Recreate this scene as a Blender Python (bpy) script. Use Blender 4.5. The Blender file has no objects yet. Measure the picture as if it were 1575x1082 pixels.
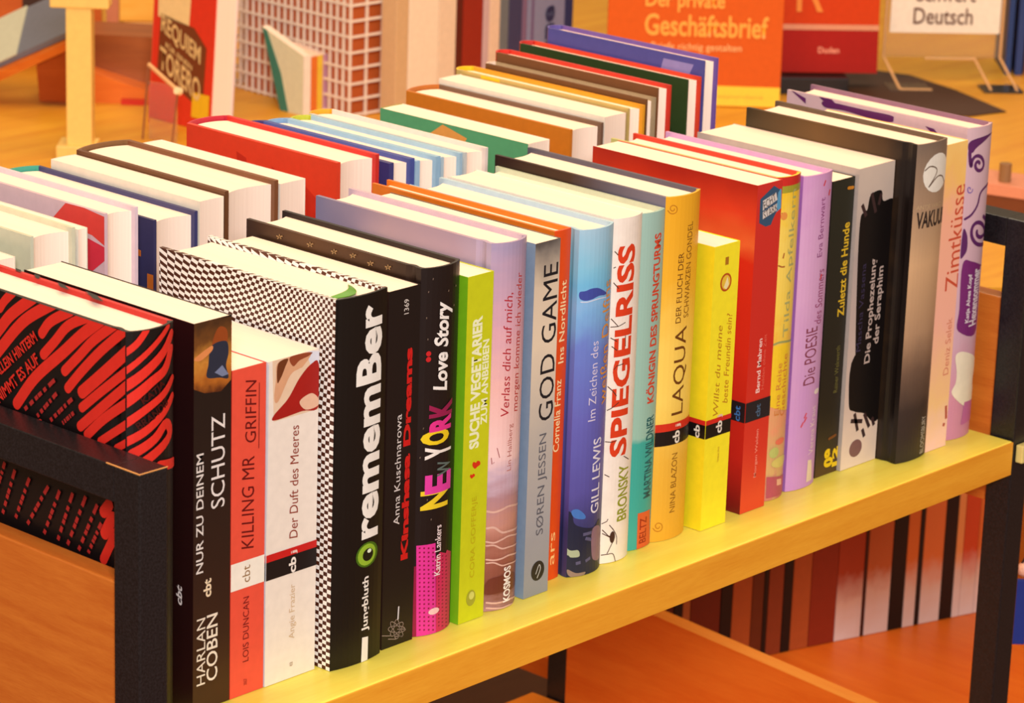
import bpy, bmesh, math, random
from mathutils import Vector, Matrix
random.seed(7)
SC = bpy.context.scene; COL = SC.collection
PI = math.pi
# ---------------------------------------------------------------- camera, light, exposure
cd = bpy.data.cameras.new('camera'); CAM = bpy.data.objects.new('camera', cd); COL.objects.link(CAM)
cx, cy, cz = (-1.2473,-1.3216,.7759)
r_, u_, b_ = (.6776,-.7348,.0321), (.1956,.222,.9552), (-.709,-.6409,.2941)
CAM.matrix_world = Matrix(((r_[0],u_[0],b_[0],cx),(r_[1],u_[1],b_[1],cy),(r_[2],u_[2],b_[2],cz),(0,0,0,1)))
cd.sensor_width = 36; cd.lens = 4981.9/1575*36; cd.clip_start = .05; cd.clip_end = 60
cd.dof.use_dof = True; cd.dof.focus_distance = 2.06; cd.dof.aperture_fstop = 19
SC.camera = CAM
SC.view_settings.view_transform = 'Standard'; SC.view_settings.look = 'None'
SC.view_settings.gamma = 1; SC.view_settings.use_curve_mapping = False
SC.view_settings.exposure = 0.0
W = bpy.data.worlds.new('world'); SC.world = W; W.use_nodes = True
W.node_tree.nodes['Background'].inputs[0].default_value = (1.0, .80, .55, 1)
W.node_tree.nodes['Background'].inputs[1].default_value = .42
def area(name, loc, target, size, power, color):
    l = bpy.data.lights.new(name, 'AREA'); l.shape = 'RECTANGLE'; l.size = size[0]; l.size_y = size[1]
    l.energy = power; l.color = color
    o = bpy.data.objects.new(name, l); COL.objects.link(o); o.location = loc
    o.rotation_euler = (Vector(target)-Vector(loc)).to_track_quat('-Z', 'Y').to_euler()
    return o
area('ceiling_lamp_over_trolley', (.35, .3, 1.95), (.35, .2, 0), (1.9, .6), 38, (1, .62, .34))
area('fill_lamp_behind_viewer', (-2.2, -2.6, 1.95), (.3, .1, .1), (1.2, .8), 162, (.94, .90, .92))  # added fill near the viewer, brightens the upright faces
area('ceiling_lamp_over_table', (1.9, 1.6, 1.95), (1.4, 1.1, 0), (1.3, .6), 16, (1, .84, .6))

# ---------------------------------------------------------------- materials
MC = {}
def lin(c): return tuple(((v/255)/12.92 if v/255 <= .04045 else ((v/255+.055)/1.055)**2.4) for v in c) + (1,)
def newmat(name, rough=.42, spec=.4):
    m = bpy.data.materials.new(name); m.use_nodes = True
    b = m.node_tree.nodes['Principled BSDF']; b.inputs['Roughness'].default_value = rough
    b.inputs['Specular IOR Level'].default_value = spec
    return m, m.node_tree, b
def nd(nt, t, **kw):
    n = nt.nodes.new(t)
    for k, v in kw.items(): setattr(n, k, v)
    return n
def flat(c, rough=.42, spec=.4):
    key = ('flat', tuple(c), rough)
    if key not in MC:
        m, nt, b = newmat('colour_%d_%d_%d' % tuple(c), rough, spec)
        # slight print and dust mottling
        tc = nd(nt, 'ShaderNodeTexCoord'); n = nd(nt, 'ShaderNodeTexNoise'); n.inputs['Scale'].default_value = 160
        mx = nd(nt, 'ShaderNodeMixRGB'); mx.blend_type = 'MULTIPLY'; mx.inputs[0].default_value = .16
        mx.inputs[1].default_value = lin(c)
        nt.links.new(tc.outputs['Object'], n.inputs['Vector']); nt.links.new(n.outputs['Fac'], mx.inputs[2])
        nt.links.new(mx.outputs[0], b.inputs['Base Color'])
        MC[key] = m
    return MC[key]
def ramp_mat(name, axis, stops, noise=.0, nscale=60, rough=.42, nstretch=(1,1,1), spec=.4, smooth=True):
    """colour ramp along an object axis (metres), with optional printed noise"""
    if name in MC: return MC[name]
    m, nt, b = newmat(name, rough, spec)
    tc = nd(nt, 'ShaderNodeTexCoord'); sp = nd(nt, 'ShaderNodeSeparateXYZ')
    nt.links.new(tc.outputs['Object'], sp.inputs[0])
    mp = nd(nt, 'ShaderNodeMapping'); mp.inputs['Scale'].default_value = nstretch
    n = nd(nt, 'ShaderNodeTexNoise'); n.inputs['Scale'].default_value = nscale; n.inputs['Detail'].default_value = 4
    nt.links.new(tc.outputs['Object'], mp.inputs[0]); nt.links.new(mp.outputs[0], n.inputs['Vector'])
    lo, hi = stops[0][0], stops[-1][0]
    mr = nd(nt, 'ShaderNodeMapRange'); mr.inputs[1].default_value = lo; mr.inputs[2].default_value = hi
    nt.links.new(sp.outputs[axis], mr.inputs[0])
    ad = nd(nt, 'ShaderNodeMath', operation='MULTIPLY_ADD'); ad.inputs[1].default_value = noise
    sb = nd(nt, 'ShaderNodeMath', operation='SUBTRACT'); sb.inputs[1].default_value = .5
    nt.links.new(n.outputs['Fac'], sb.inputs[0]); nt.links.new(sb.outputs[0], ad.inputs[0]); nt.links.new(mr.outputs[0], ad.inputs[2])
    cr = nd(nt, 'ShaderNodeValToRGB'); e = cr.color_ramp.elements
    cr.color_ramp.interpolation = 'LINEAR' if smooth else 'CONSTANT'
    while len(e) < len(stops): e.new(.5)
    for i, (p, c) in enumerate(stops):
        e[i].position = (p-lo)/(hi-lo)
    for i, (p, c) in enumerate(stops): e[i].color = lin(c)
    nt.links.new(ad.outputs[0], cr.inputs[0]); nt.links.new(cr.outputs[0], b.inputs['Base Color'])
    MC[name] = m; return m
def wood(name, c1, c2, axis=0, scale=1.0, rough=.38, spec=.4):
    if name in MC: return MC[name]
    m, nt, b = newmat(name, rough, spec)
    tc = nd(nt, 'ShaderNodeTexCoord'); mp = nd(nt, 'ShaderNodeMapping')
    s = [14*scale]*3; s[axis] = 1.3*scale; mp.inputs['Scale'].default_value = s
    n = nd(nt, 'ShaderNodeTexNoise'); n.inputs['Scale'].default_value = 6; n.inputs['Detail'].default_value = 7; n.inputs['Distortion'].default_value = .5
    f = nd(nt, 'ShaderNodeTexNoise'); f.inputs['Scale'].default_value = 60; f.inputs['Detail'].default_value = 3
    mt = nd(nt, 'ShaderNodeMath', operation='MULTIPLY_ADD'); mt.inputs[1].default_value = .45
    cr = nd(nt, 'ShaderNodeValToRGB'); e = cr.color_ramp.elements
    e[0].position = .5; e[0].color = lin(c1); e[1].position = .98; e[1].color = lin(c2)
    L = nt.links.new
    L(tc.outputs['Object'], mp.inputs[0]); L(mp.outputs[0], n.inputs['Vector']); L(mp.outputs[0], f.inputs['Vector'])
    L(f.outputs['Fac'], mt.inputs[0]); L(n.outputs['Fac'], mt.inputs[2]); L(mt.outputs[0], cr.inputs[0]); L(cr.outputs[0], b.inputs['Base Color'])
    bp = nd(nt, 'ShaderNodeBump'); bp.inputs['Strength'].default_value = .08; bp.inputs['Distance'].default_value = .001
    L(mt.outputs[0], bp.inputs['Height']); L(bp.outputs[0], b.inputs['Normal'])
    MC[name] = m; return m
def paper():
    if 'paper' in MC: return MC['paper']
    m, nt, b = newmat('paper_edges', .8, .1)
    tc = nd(nt, 'ShaderNodeTexCoord'); mp = nd(nt, 'ShaderNodeMapping'); mp.inputs['Scale'].default_value = (1500, 6, 6)
    n = nd(nt, 'ShaderNodeTexNoise'); n.inputs['Scale'].default_value = 1; n.inputs['Detail'].default_value = 3
    cr = nd(nt, 'ShaderNodeValToRGB'); e = cr.color_ramp.elements
    e[0].position = .25; e[0].color = lin((242, 219, 200)); e[1].position = .6; e[1].color = lin((248, 227, 208))
    L = nt.links.new
    L(tc.outputs['Object'], mp.inputs[0]); L(mp.outputs[0], n.inputs['Vector']); L(n.outputs['Fac'], cr.inputs[0]); L(cr.outputs[0], b.inputs['Base Color'])
    bp = nd(nt, 'ShaderNodeBump'); bp.inputs['Strength'].default_value = .1; bp.inputs['Distance'].default_value = .0004
    L(n.outputs['Fac'], bp.inputs['Height']); L(bp.outputs[0], b.inputs['Normal'])
    MC['paper'] = m; return m
def checker():
    """printed black and white dots that bend like op-art over the cover"""
    if 'checker' in MC: return MC['checker']
    m, nt, b = newmat('warped_checks', .4, .4); L = nt.links.new
    tc = nd(nt, 'ShaderNodeTexCoord'); sp = nd(nt, 'ShaderNodeSeparateXYZ'); L(tc.outputs['Object'], sp.inputs[0])
    def M(op, a, c=None, d=None):
        n = nd(nt, 'ShaderNodeMath', operation=op)
        for i, v in enumerate((a, c, d)):
            if v is None: continue
            if isinstance(v, (int, float)): n.inputs[i].default_value = v
            else: L(v, n.inputs[i])
        return n.outputs[0]
    x, y, z = sp.outputs
    yy = M('ADD', y, x)
    lean = M('MULTIPLY', M('MAXIMUM', M('SUBTRACT', z, .165), 0.0), M('MULTIPLY', M('SINE', M('MULTIPLY', yy, 21)), .38))
    u = M('ADD', lean, yy)
    bend = M('MULTIPLY', M('POWER', M('MAXIMUM', M('SUBTRACT', yy, .03), 0.0), 2.0), -1.5)
    v = M('ADD', z, bend)
    v = M('ADD', v, M('MULTIPLY', M('SINE', M('MULTIPLY', z, 60)), .0012))
    k = PI/.0034
    s = M('MULTIPLY', M('SINE', M('MULTIPLY', u, k)), M('SINE', M('MULTIPLY', v, k*1.35)))
    g = M('GREATER_THAN', s, 0.0)
    mx = nd(nt, 'ShaderNodeMixRGB'); L(g, mx.inputs[0]); mx.inputs[1].default_value = lin((74, 30, 12)); mx.inputs[2].default_value = lin((246, 240, 232))  # highlight glare is put into the colour: the black turns brown
    L(mx.outputs[0], b.inputs['Base Color'])
    MC['checker'] = m; return m
def glassy():
    if 'acrylic' in MC: return MC['acrylic']
    m, nt, b = newmat('clear_acrylic', .06, .5)
    b.inputs['Transmission Weight'].default_value = .95; b.inputs['IOR'].default_value = 1.2
    b.inputs['Base Color'].default_value = (.98, .93, .85, 1)
    MC['acrylic'] = m; return m
def metal_black():
    if 'blk' in MC: return MC['blk']
    m, nt, b = newmat('black_lacquered_steel', .33, .5)
    tc = nd(nt, 'ShaderNodeTexCoord'); n = nd(nt, 'ShaderNodeTexNoise'); n.inputs['Scale'].default_value = 700; n.inputs['Detail'].default_value = 2
    cr = nd(nt, 'ShaderNodeValToRGB'); e = cr.color_ramp.elements
    e[0].color = lin((16, 15, 18)); e[1].color = lin((36, 33, 36)); e[0].position = .35; e[1].position = .75
    L = nt.links.new
    L(tc.outputs['Object'], n.inputs['Vector']); L(n.outputs['Fac'], cr.inputs[0]); L(cr.outputs[0], b.inputs['Base Color'])
    bp = nd(nt, 'ShaderNodeBump'); bp.inputs['Strength'].default_value = .15; bp.inputs['Distance'].default_value = .0003
    L(n.outputs['Fac'], bp.inputs['Height']); L(bp.outputs[0], b.inputs['Normal'])
    MC['blk'] = m; return m
def S(name):
    """a named cover material or a flat colour"""
    if not isinstance(name, str): return flat(name)
    R_ = ramp_mat
    t = {
     'zebra': lambda: flat((16, 9, 10)), 'zebrared': lambda: flat((196, 34, 30)),
     'thrillerside': lambda: R_(name, 2, [(0, (34, 12, 10)), (.24, (26, 7, 9))], .3),
     'thriller': lambda: R_(name, 2, [(0, (62, 32, 18)), (.07, (48, 25, 17)), (.15, (34, 20, 15)), (.24, (24, 14, 12))], .2),
     'girlphoto': lambda: R_(name, 2, [(.188, (38, 20, 12)), (.196, (92, 44, 16)), (.205, (170, 96, 30)), (.216, (196, 130, 50)), (.228, (110, 66, 26)), (.2408, (70, 42, 20))], .35, 140),
     'checker': checker,
     'nyside': lambda: R_(name, 1, [(0, (30, 18, 16)), (.03, (58, 36, 22)), (.1, (84, 54, 30)), (.156, (52, 32, 22))], .2),  # lighter brown in the middle is glare painted into the cover
     'vside': lambda: R_(name, 1, [(0, (176, 160, 186)), (.03, (172, 148, 166)), (.09, (170, 146, 158)), (.157, (120, 118, 152))], .25, 30),
     'vspine': lambda: R_(name, 2, [(0, (178, 132, 128)), (.012, (120, 64, 50)), (.035, (150, 88, 72)), (.06, (196, 138, 122)), (.075, (176, 132, 138)), (.088, (196, 168, 184)), (.105, (238, 200, 196)), (.15, (232, 180, 174)), (.19, (212, 162, 176)), (.246, (162, 146, 176))], .10, 50, nstretch=(1, 1, 3)),
     'godspine': lambda: R_(name, 2, [(0, (140, 142, 150)), (.05, (164, 162, 164)), (.11, (186, 178, 168)), (.17, (226, 208, 182)), (.215, (214, 196, 172)), (.235, (128, 120, 112)), (.24, (90, 84, 80))], .12, 40),
     'bluespine': lambda: R_(name, 2, [(0, (62, 58, 96)), (.03, (52, 52, 100)), (.06, (84, 78, 154)), (.11, (98, 98, 180)), (.155, (104, 124, 200)), (.178, (120, 172, 220)), (.185, (130, 178, 222)), (.2, (108, 180, 218)), (.215, (126, 190, 218)), (.2388, (160, 196, 216))], .12, 40, nstretch=(1, 1, 1)),
     'tealspine': lambda: R_(name, 2, [(0, (60, 166, 152)), (.076, (60, 166, 152)), (.08, (150, 190, 172)), (.237, (156, 190, 178))], .02, 200),
     'laqspine': lambda: R_(name, 2, [(0, (226, 166, 44)), (.06, (232, 178, 60)), (.10, (244, 208, 96)), (.14, (244, 204, 90)), (.18, (236, 176, 44)), (.244, (232, 168, 34))], .15, 40),
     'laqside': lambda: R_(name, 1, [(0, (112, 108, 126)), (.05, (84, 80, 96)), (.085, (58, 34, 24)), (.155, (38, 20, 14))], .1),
     'redside': lambda: R_(name, 2, [(0, (110, 16, 18)), (.04, (190, 34, 26)), (.12, (214, 44, 24)), (.185, (206, 44, 22)), (.195, (226, 104, 50)), (.215, (214, 56, 24)), (.2388, (170, 36, 20))], .12, 20),  # bright band near the head is a painted highlight
     'redspine': lambda: R_(name, 2, [(0, (222, 72, 40)), (.05, (214, 54, 38)), (.12, (206, 44, 32)), (.2388, (204, 48, 40))], .1),
     'tilspine': lambda: R_(name, 2, [(0, (200, 110, 110)), (.028, (210, 170, 110)), (.07, (228, 152, 110)), (.085, (236, 176, 60)), (.14, (240, 208, 80)), (.19, (240, 210, 96)), (.238, (238, 196, 40))], .35, 110),
     'lavspine': lambda: R_(name, 2, [(0, (196, 142, 206)), (.1, (206, 156, 200)), (.17, (212, 164, 204)), (.2335, (206, 152, 200))], .5, 60),
     'zulspine': lambda: R_(name, 2, [(0, (84, 58, 34)), (.02, (50, 40, 28)), (.05, (34, 30, 22)), (.2228, (36, 38, 28))], .1),
     'serspine': lambda: R_(name, 2, [(0, (232, 210, 194)), (.06, (206, 184, 172)), (.16, (180, 166, 160)), (.2282, (208, 190, 174))], .2, 50),
     'vakside': lambda: R_(name, 1, [(0, (20, 13, 12)), (.012, (24, 16, 13)), (.03, (64, 44, 24)), (.09, (98, 70, 36)), (.157, (54, 44, 26))], .1),  # brown towards the back is painted glare on a black cover
     'vakspine': lambda: R_(name, 2, [(0, (44, 36, 34)), (.04, (58, 46, 42)), (.07, (110, 86, 70)), (.10, (176, 140, 108)), (.15, (206, 166, 124)), (.195, (166, 136, 108)), (.2424, (122, 104, 90))], .06, 50),
     'zimspine': lambda: R_(name, 2, [(0, (248, 204, 190)), (.04, (250, 204, 140)), (.1, (248, 184, 160)), (.18, (250, 182, 150)), (.215, (250, 198, 110)), (.2365, (252, 206, 120))], .2, 60),
     'swirlspine': lambda: R_(name, 2, [(0, (196, 130, 160)), (.03, (206, 140, 160)), (.08, (202, 164, 178)), (.2425, (210, 178, 186))], .2, 60),
    }
    return t[name]()

# ---------------------------------------------------------------- mesh helpers
def link(name, mesh, mats, parent=None, loc=None):
    o = bpy.data.objects.new(name, mesh); COL.objects.link(o)
    for m in (mats if isinstance(mats, (list, tuple)) else [mats]): mesh.materials.append(m)
    if parent: o.parent = parent
    if loc: o.location = loc
    return o
def thing(name, label, cat, loc=(0, 0, 0), rotz=0, group=None, kind=None):
    o = bpy.data.objects.new(name, None); COL.objects.link(o); o.empty_display_size = .02
    o.location = loc; o.rotation_euler = (0, 0, rotz)
    if name.endswith('_book') and loc[2] <= 0: o.location.z += .0004
    tag(o, label, cat, group, kind); return o

def tag(o, label, cat, group=None, kind=None):
    if label: o['label'] = label
    if cat: o['category'] = cat
    if group: o['group'] = group
    if kind: o['kind'] = kind
    return o
def mesh_of(bm, name):
    bmesh.ops.recalc_face_normals(bm, faces=bm.faces[:])
    me = bpy.data.meshes.new(name); bm.to_mesh(me); bm.free(); return me
def box_bm(x0, y0, z0, x1, y1, z1, bev=0, bm=None):
    bm2 = bmesh.new()
    bmesh.ops.create_cube(bm2, size=1)
    for v in bm2.verts: v.co = Vector(((x0+x1)/2+v.co.x*(x1-x0), (y0+y1)/2+v.co.y*(y1-y0), (z0+z1)/2+v.co.z*(z1-z0)))
    if bev: bmesh.ops.bevel(bm2, geom=bm2.edges[:], offset=bev, segments=2, affect='EDGES', profile=.6)
    if bm is None: return bm2
    me = bpy.data.meshes.new('t'); bm2.to_mesh(me); bm2.free(); bm.from_mesh(me); bpy.data.meshes.remove(me); return bm
def box(name, a, b, mat, parent=None, bev=0):
    return link(name, mesh_of(box_bm(*a, *b, bev), name), mat, parent)
def prism_bm(poly, z0, z1, axis=2):
    """extrude a 2D polygon"""
    bm = bmesh.new()
    f = lambda p, z: Vector((p[0], p[1], z)) if axis == 2 else (Vector((z, p[0], p[1])) if axis == 0 else Vector((p[0], z, p[1])))
    A = [bm.verts.new(f(p, z0)) for p in poly]; B = [bm.verts.new(f(p, z1)) for p in poly]
    n = len(poly)
    for i in range(n): bm.faces.new((A[i], A[(i+1) % n], B[(i+1) % n], B[i]))
    bm.faces.new(A); bm.faces.new(B[::-1]); return bm
def rod_bm(p, q, r, n=6, bm=None):
    bm = bm or bmesh.new(); p = Vector(p); q = Vector(q); d = (q-p).normalized()
    a = d.orthogonal().normalized(); b = d.cross(a)
    A = []; B = []
    for i in range(n):
        t = 2*PI*i/n; o = a*math.cos(t)*r+b*math.sin(t)*r
        A.append(bm.verts.new(p+o)); B.append(bm.verts.new(q+o))
    for i in range(n): bm.faces.new((A[i], A[(i+1) % n], B[(i+1) % n], B[i]))
    bm.faces.new(A[::-1]); bm.faces.new(B); return bm

# ---------------------------------------------------------------- books
def spine_y(k, x):
    b = k.get('bulge', 0); w = k['w']
    t = max(-1, min(1, (x-w/2)/(w/2)))
    return -b*(1-abs(t)**2.2)
def cover_mesh(k):
    w, d, h = k['w'], k['d'], k['h']; hc = k['kind'] == 'hc'
    t = k.get('board', .0026) if hc else .0005; ts = .0018 if hc else .0005
    O = [(0, d)]; I = [(t, d)]; seg = []
    if hc and k.get('joint'):
        for yy, dx in ((.013, 0), (.0105, .0009), (.0085, .0012), (.0065, .0009), (.004, 0)):
            O.append((dx, yy)); I.append((t+dx, yy)); seg.append(0)
    else:
        O.append((0, .004)); I.append((t, .004)); seg.append(0)
    n = 10 if k.get('bulge') else 2
    O.append((0, 0)); I.append((t, ts)); seg.append(0)
    for i in range(1, n+1):
        x = w*i/n; O.append((x, spine_y(k, x)))
        I.append((min(max(x, t), w-t), spine_y(k, x)+ts)); seg.append(1)
    tail = [(w, .004), (w, d)]
    for p in tail: O.append(p); I.append((w-t, p[1])); seg.append(2)
    bm = bmesh.new()
    V = {}
    for nm, P_ in (('o', O), ('i', I)):
        for j, p in enumerate(P_):
            for z in (0, 1): V[nm, j, z] = bm.verts.new((p[0], p[1], h*z))
    for j, s in enumerate(seg):
        for q in (((('o', j, 0)), ('o', j+1, 0), ('o', j+1, 1), ('o', j, 1)), (('i', j, 0), ('i', j, 1), ('i', j+1, 1), ('i', j+1, 0)),
                  (('o', j, 1), ('o', j+1, 1), ('i', j+1, 1), ('i', j, 1)), (('o', j, 0), ('i', j, 0), ('i', j+1, 0), ('o', j+1, 0))):
            try:
                f = bm.faces.new([V[a] for a in q]); f.material_index = s
            except ValueError: pass
    for j, s in ((0, 0), (len(O)-1, 2)):
        f = bm.faces.new((V['o', j, 0], V['o', j, 1], V['i', j, 1], V['i', j, 0])); f.material_index = s
    bmesh.ops.remove_doubles(bm, verts=bm.verts[:], dist=1e-6)
    return mesh_of(bm, 'cover')
def pages_mesh(k):
    w, d, h = k['w'], k['d'], k['h']; hc = k['kind'] == 'hc'
    t = k.get('board', .0026) if hc else .0005
    b = k.get('bulge', 0)*.9; back = d-.0035 if hc else d-.0006
    front = .0022 if hc else .0006; z0, z1 = (.003, h-.0032) if hc else (.0004, h-.0005)
    P_ = []; n = 10
    for i in range(n+1):
        s = i/n; P_.append((t+(w-2*t)*s, front-b*(1-abs(2*s-1)**2.2)))
    for i in range(n+1):
        s = 1-i/n; P_.append((t+(w-2*t)*s, back-b*.8*(1-abs(2*s-1)**2)))
    return mesh_of(prism_bm(P_, z0, z1), 'page_block')

def catmull(pts, n=5):
    if len(pts) < 3: return [Vector(p) for p in pts]
    P_ = [Vector(p) for p in pts]; P_ = [2*P_[0]-P_[1]]+P_+[2*P_[-1]-P_[-2]]; out = []
    for i in range(1, len(P_)-2):
        a, b, c, d = P_[i-1:i+3]
        for j in range(n):
            t = j/n
            out.append(.5*((2*b)+(c-a)*t+(2*a-5*b+4*c-d)*t*t+(3*b-a-3*c+d)*t**3))
    out.append(P_[-2]); return out
def ribbon(bm, pts, w, smooth=True, caps=True):
    P_ = catmull(pts) if smooth else [Vector(p) for p in pts]; L_ = []; n = len(P_)
    for i, p in enumerate(P_):
        dd = (P_[min(i+1, n-1)]-P_[max(i-1, 0)])
        if dd.length < 1e-9: dd = Vector((1, 0))
        dd.normalize(); nn = Vector((-dd.y, dd.x))*w/2
        L_.append((bm.verts.new((p.x+nn.x, p.y+nn.y, 0)), bm.verts.new((p.x-nn.x, p.y-nn.y, 0))))
    for i in range(n-1): bm.faces.new((L_[i][0], L_[i][1], L_[i+1][1], L_[i+1][0]))
    if caps:
        for i, s in ((0, -1), (n-1, 1)):
            a, b = L_[i]; c = P_[i]; r = (a.co.xy-c); t = Vector((r.y, -r.x))*s
            if i == 0: ring = [a]+[bm.verts.new((*(c+r*math.cos(q)+t*math.sin(q)), 0)) for q in (.6, 1.1, 1.57, 2.04, 2.54)]+[b]
            else: ring = [a]+[bm.verts.new((*(c+r*math.cos(q)+t*math.sin(q)), 0)) for q in (.6, 1.1, 1.57, 2.04, 2.54)]+[b]
            bm.faces.new(ring)
def ell(bm, c, rx, ry, n=20):
    bm.faces.new([bm.verts.new((c[0]+rx*math.cos(2*PI*i/n), c[1]+ry*math.sin(2*PI*i/n), 0)) for i in range(n)])
def text_bm(txt, bold, shear):
    cu = bpy.data.curves.new('t', 'FONT'); cu.body = txt; cu.size = 1; cu.offset = bold; cu.shear = shear; cu.resolution_u = 3
    ob = bpy.data.objects.new('t', cu); me = bpy.data.meshes.new_from_object(ob)
    bm = bmesh.new(); bm.from_mesh(me)
    bpy.data.objects.remove(ob); bpy.data.curves.remove(cu); bpy.data.meshes.remove(me)
    xs = [v.co.x for v in bm.verts]; ys = [v.co.y for v in bm.verts]
    x0, x1, y0, y1 = min(xs), max(xs), min(ys), max(ys)
    for v in bm.verts: v.co = Vector(((v.co.x-x0)/max(x1-x0, 1e-6), (v.co.y-y0)/max(y1-y0, 1e-6), 0))
    return bm
def prints_islands(p): return [1, 1] if p[2] in ('feather_print',) else [1]
SMOOTH = {'reef_print', 'wave_print', 'feather_print', 'figure_print', 'swirl_print', 'cover_photo', 'heart_print', 'patch_print'}
def closed(pts, n=5):
    P_ = [Vector(p) for p in pts]; m = len(P_); out = []
    for i in range(m):
        a, b, c, d = P_[i-1], P_[i], P_[(i+1) % m], P_[(i+2) % m]
        for j in range(n):
            t = j/n
            out.append(.5*((2*b)+(c-a)*t+(2*a-5*b+4*c-d)*t*t+(3*b-a-3*c+d)*t**3))
    return out
def put_print(root, k, p, layer):
    """one piece of flat printing on a cover: built in the plane, laid on the surface of the book"""
    typ, face, name = p[:3]; eps = .00012+.00003*layer
    if typ == 'T':
        _, _, _, txt, A, B, wd, col, bold, shear = p
        bm = text_bm(txt, bold, shear); A = Vector(A); B = Vector(B); d = B-A; n = Vector((-d.y, d.x)).normalized()*(wd if face != 'l' else -wd)
        for v in bm.verts:
            q = A+d*v.co.x+n*(v.co.y-.5); v.co = Vector((q.x, q.y, 0))
    else:
        bm = bmesh.new()
        if typ == 'P':
            col = p[4]; pts = p[3]
            if name in SMOOTH and not isinstance(col, str) and len(pts) > 4 and tuple(col) != (236, 204, 172): pts = closed(pts)
            bm.faces.new([bm.verts.new((a, b, 0)) for a, b in pts])
        elif typ == 'S': ribbon(bm, p[3], p[4]*.9); col = p[5]
        elif typ == 'M':
            for l in p[3]: ribbon(bm, l, p[4], caps=False, smooth=len(l) > 3)
            col = p[5]
        elif typ == 'E': ell(bm, p[3], p[4], p[5]); col = p[6]
        elif typ == 'R':
            u0, z0, u1, z1, col = p[3:8]; bm.faces.new([bm.verts.new(c) for c in ((u0, z0, 0), (u1, z0, 0), (u1, z1, 0), (u0, z1, 0))])
    w, d, h = k['w'], k['d'], k['h']
    bmesh.ops.triangulate(bm, faces=bm.faces[:])
    def clip(co, no): bmesh.ops.bisect_plane(bm, geom=bm.verts[:]+bm.edges[:]+bm.faces[:], plane_co=co, plane_no=no, clear_outer=True)
    umax = w if face in 's' else d; vmax = h if face in 'sl' else d
    if face == 't': umax = w; vmax = d
    clip((umax, 0, 0), (1, 0, 0)); clip((0, 0, 0), (-1, 0, 0)); clip((0, vmax, 0), (0, 1, 0)); clip((0, 0, 0), (0, -1, 0))
    if face == 's' and k.get('bulge'):
        for i in range(1, 10):
            bmesh.ops.bisect_plane(bm, geom=bm.verts[:]+bm.edges[:]+bm.faces[:], plane_co=(w*i/10, 0, 0), plane_no=(1, 0, 0))
    def surf(x):
        n = 10; i = min(n-1, max(0, int(x/w*n))); a, b = w*i/n, w*(i+1)/n
        return spine_y(k, a)+(spine_y(k, b)-spine_y(k, a))*(x-a)/(b-a)
    for v in bm.verts:
        u, q = v.co.x, v.co.y
        if face == 's': v.co = Vector((u, (surf(u) if k.get('bulge') else 0)-eps, q))
        elif face == 'l': v.co = Vector((-eps, u, q))
        else: v.co = Vector((u, q, h+eps))
    if not bm.faces: bm.free(); return
    me = bpy.data.meshes.new(name); bm.to_mesh(me); bm.free()
    o = link(name, me, S(col), root)
    if typ == 'M' or len(prints_islands(p)) > 1: o['kind'] = 'stuff'
def make_book(k, prints, label, group, cat='book', rotz=0, loc=None):
    root = thing('hardcover_book' if k['kind'] == 'hc' else 'paperback_book', label, cat, loc or (k['x0'], k['y0'], 0), rotz, group)
    cm = cover_mesh(k)
    c = link('cover', cm, [S(k.get('left', (128, 128, 128))), S(k.get('spine', k.get('left'))), S(k.get('right', k.get('spine', k.get('left'))))], root)
    link('page_block', pages_mesh(k), paper(), root)
    for i, p in enumerate(prints): put_print(root, k, p, i)
    return root

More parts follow.
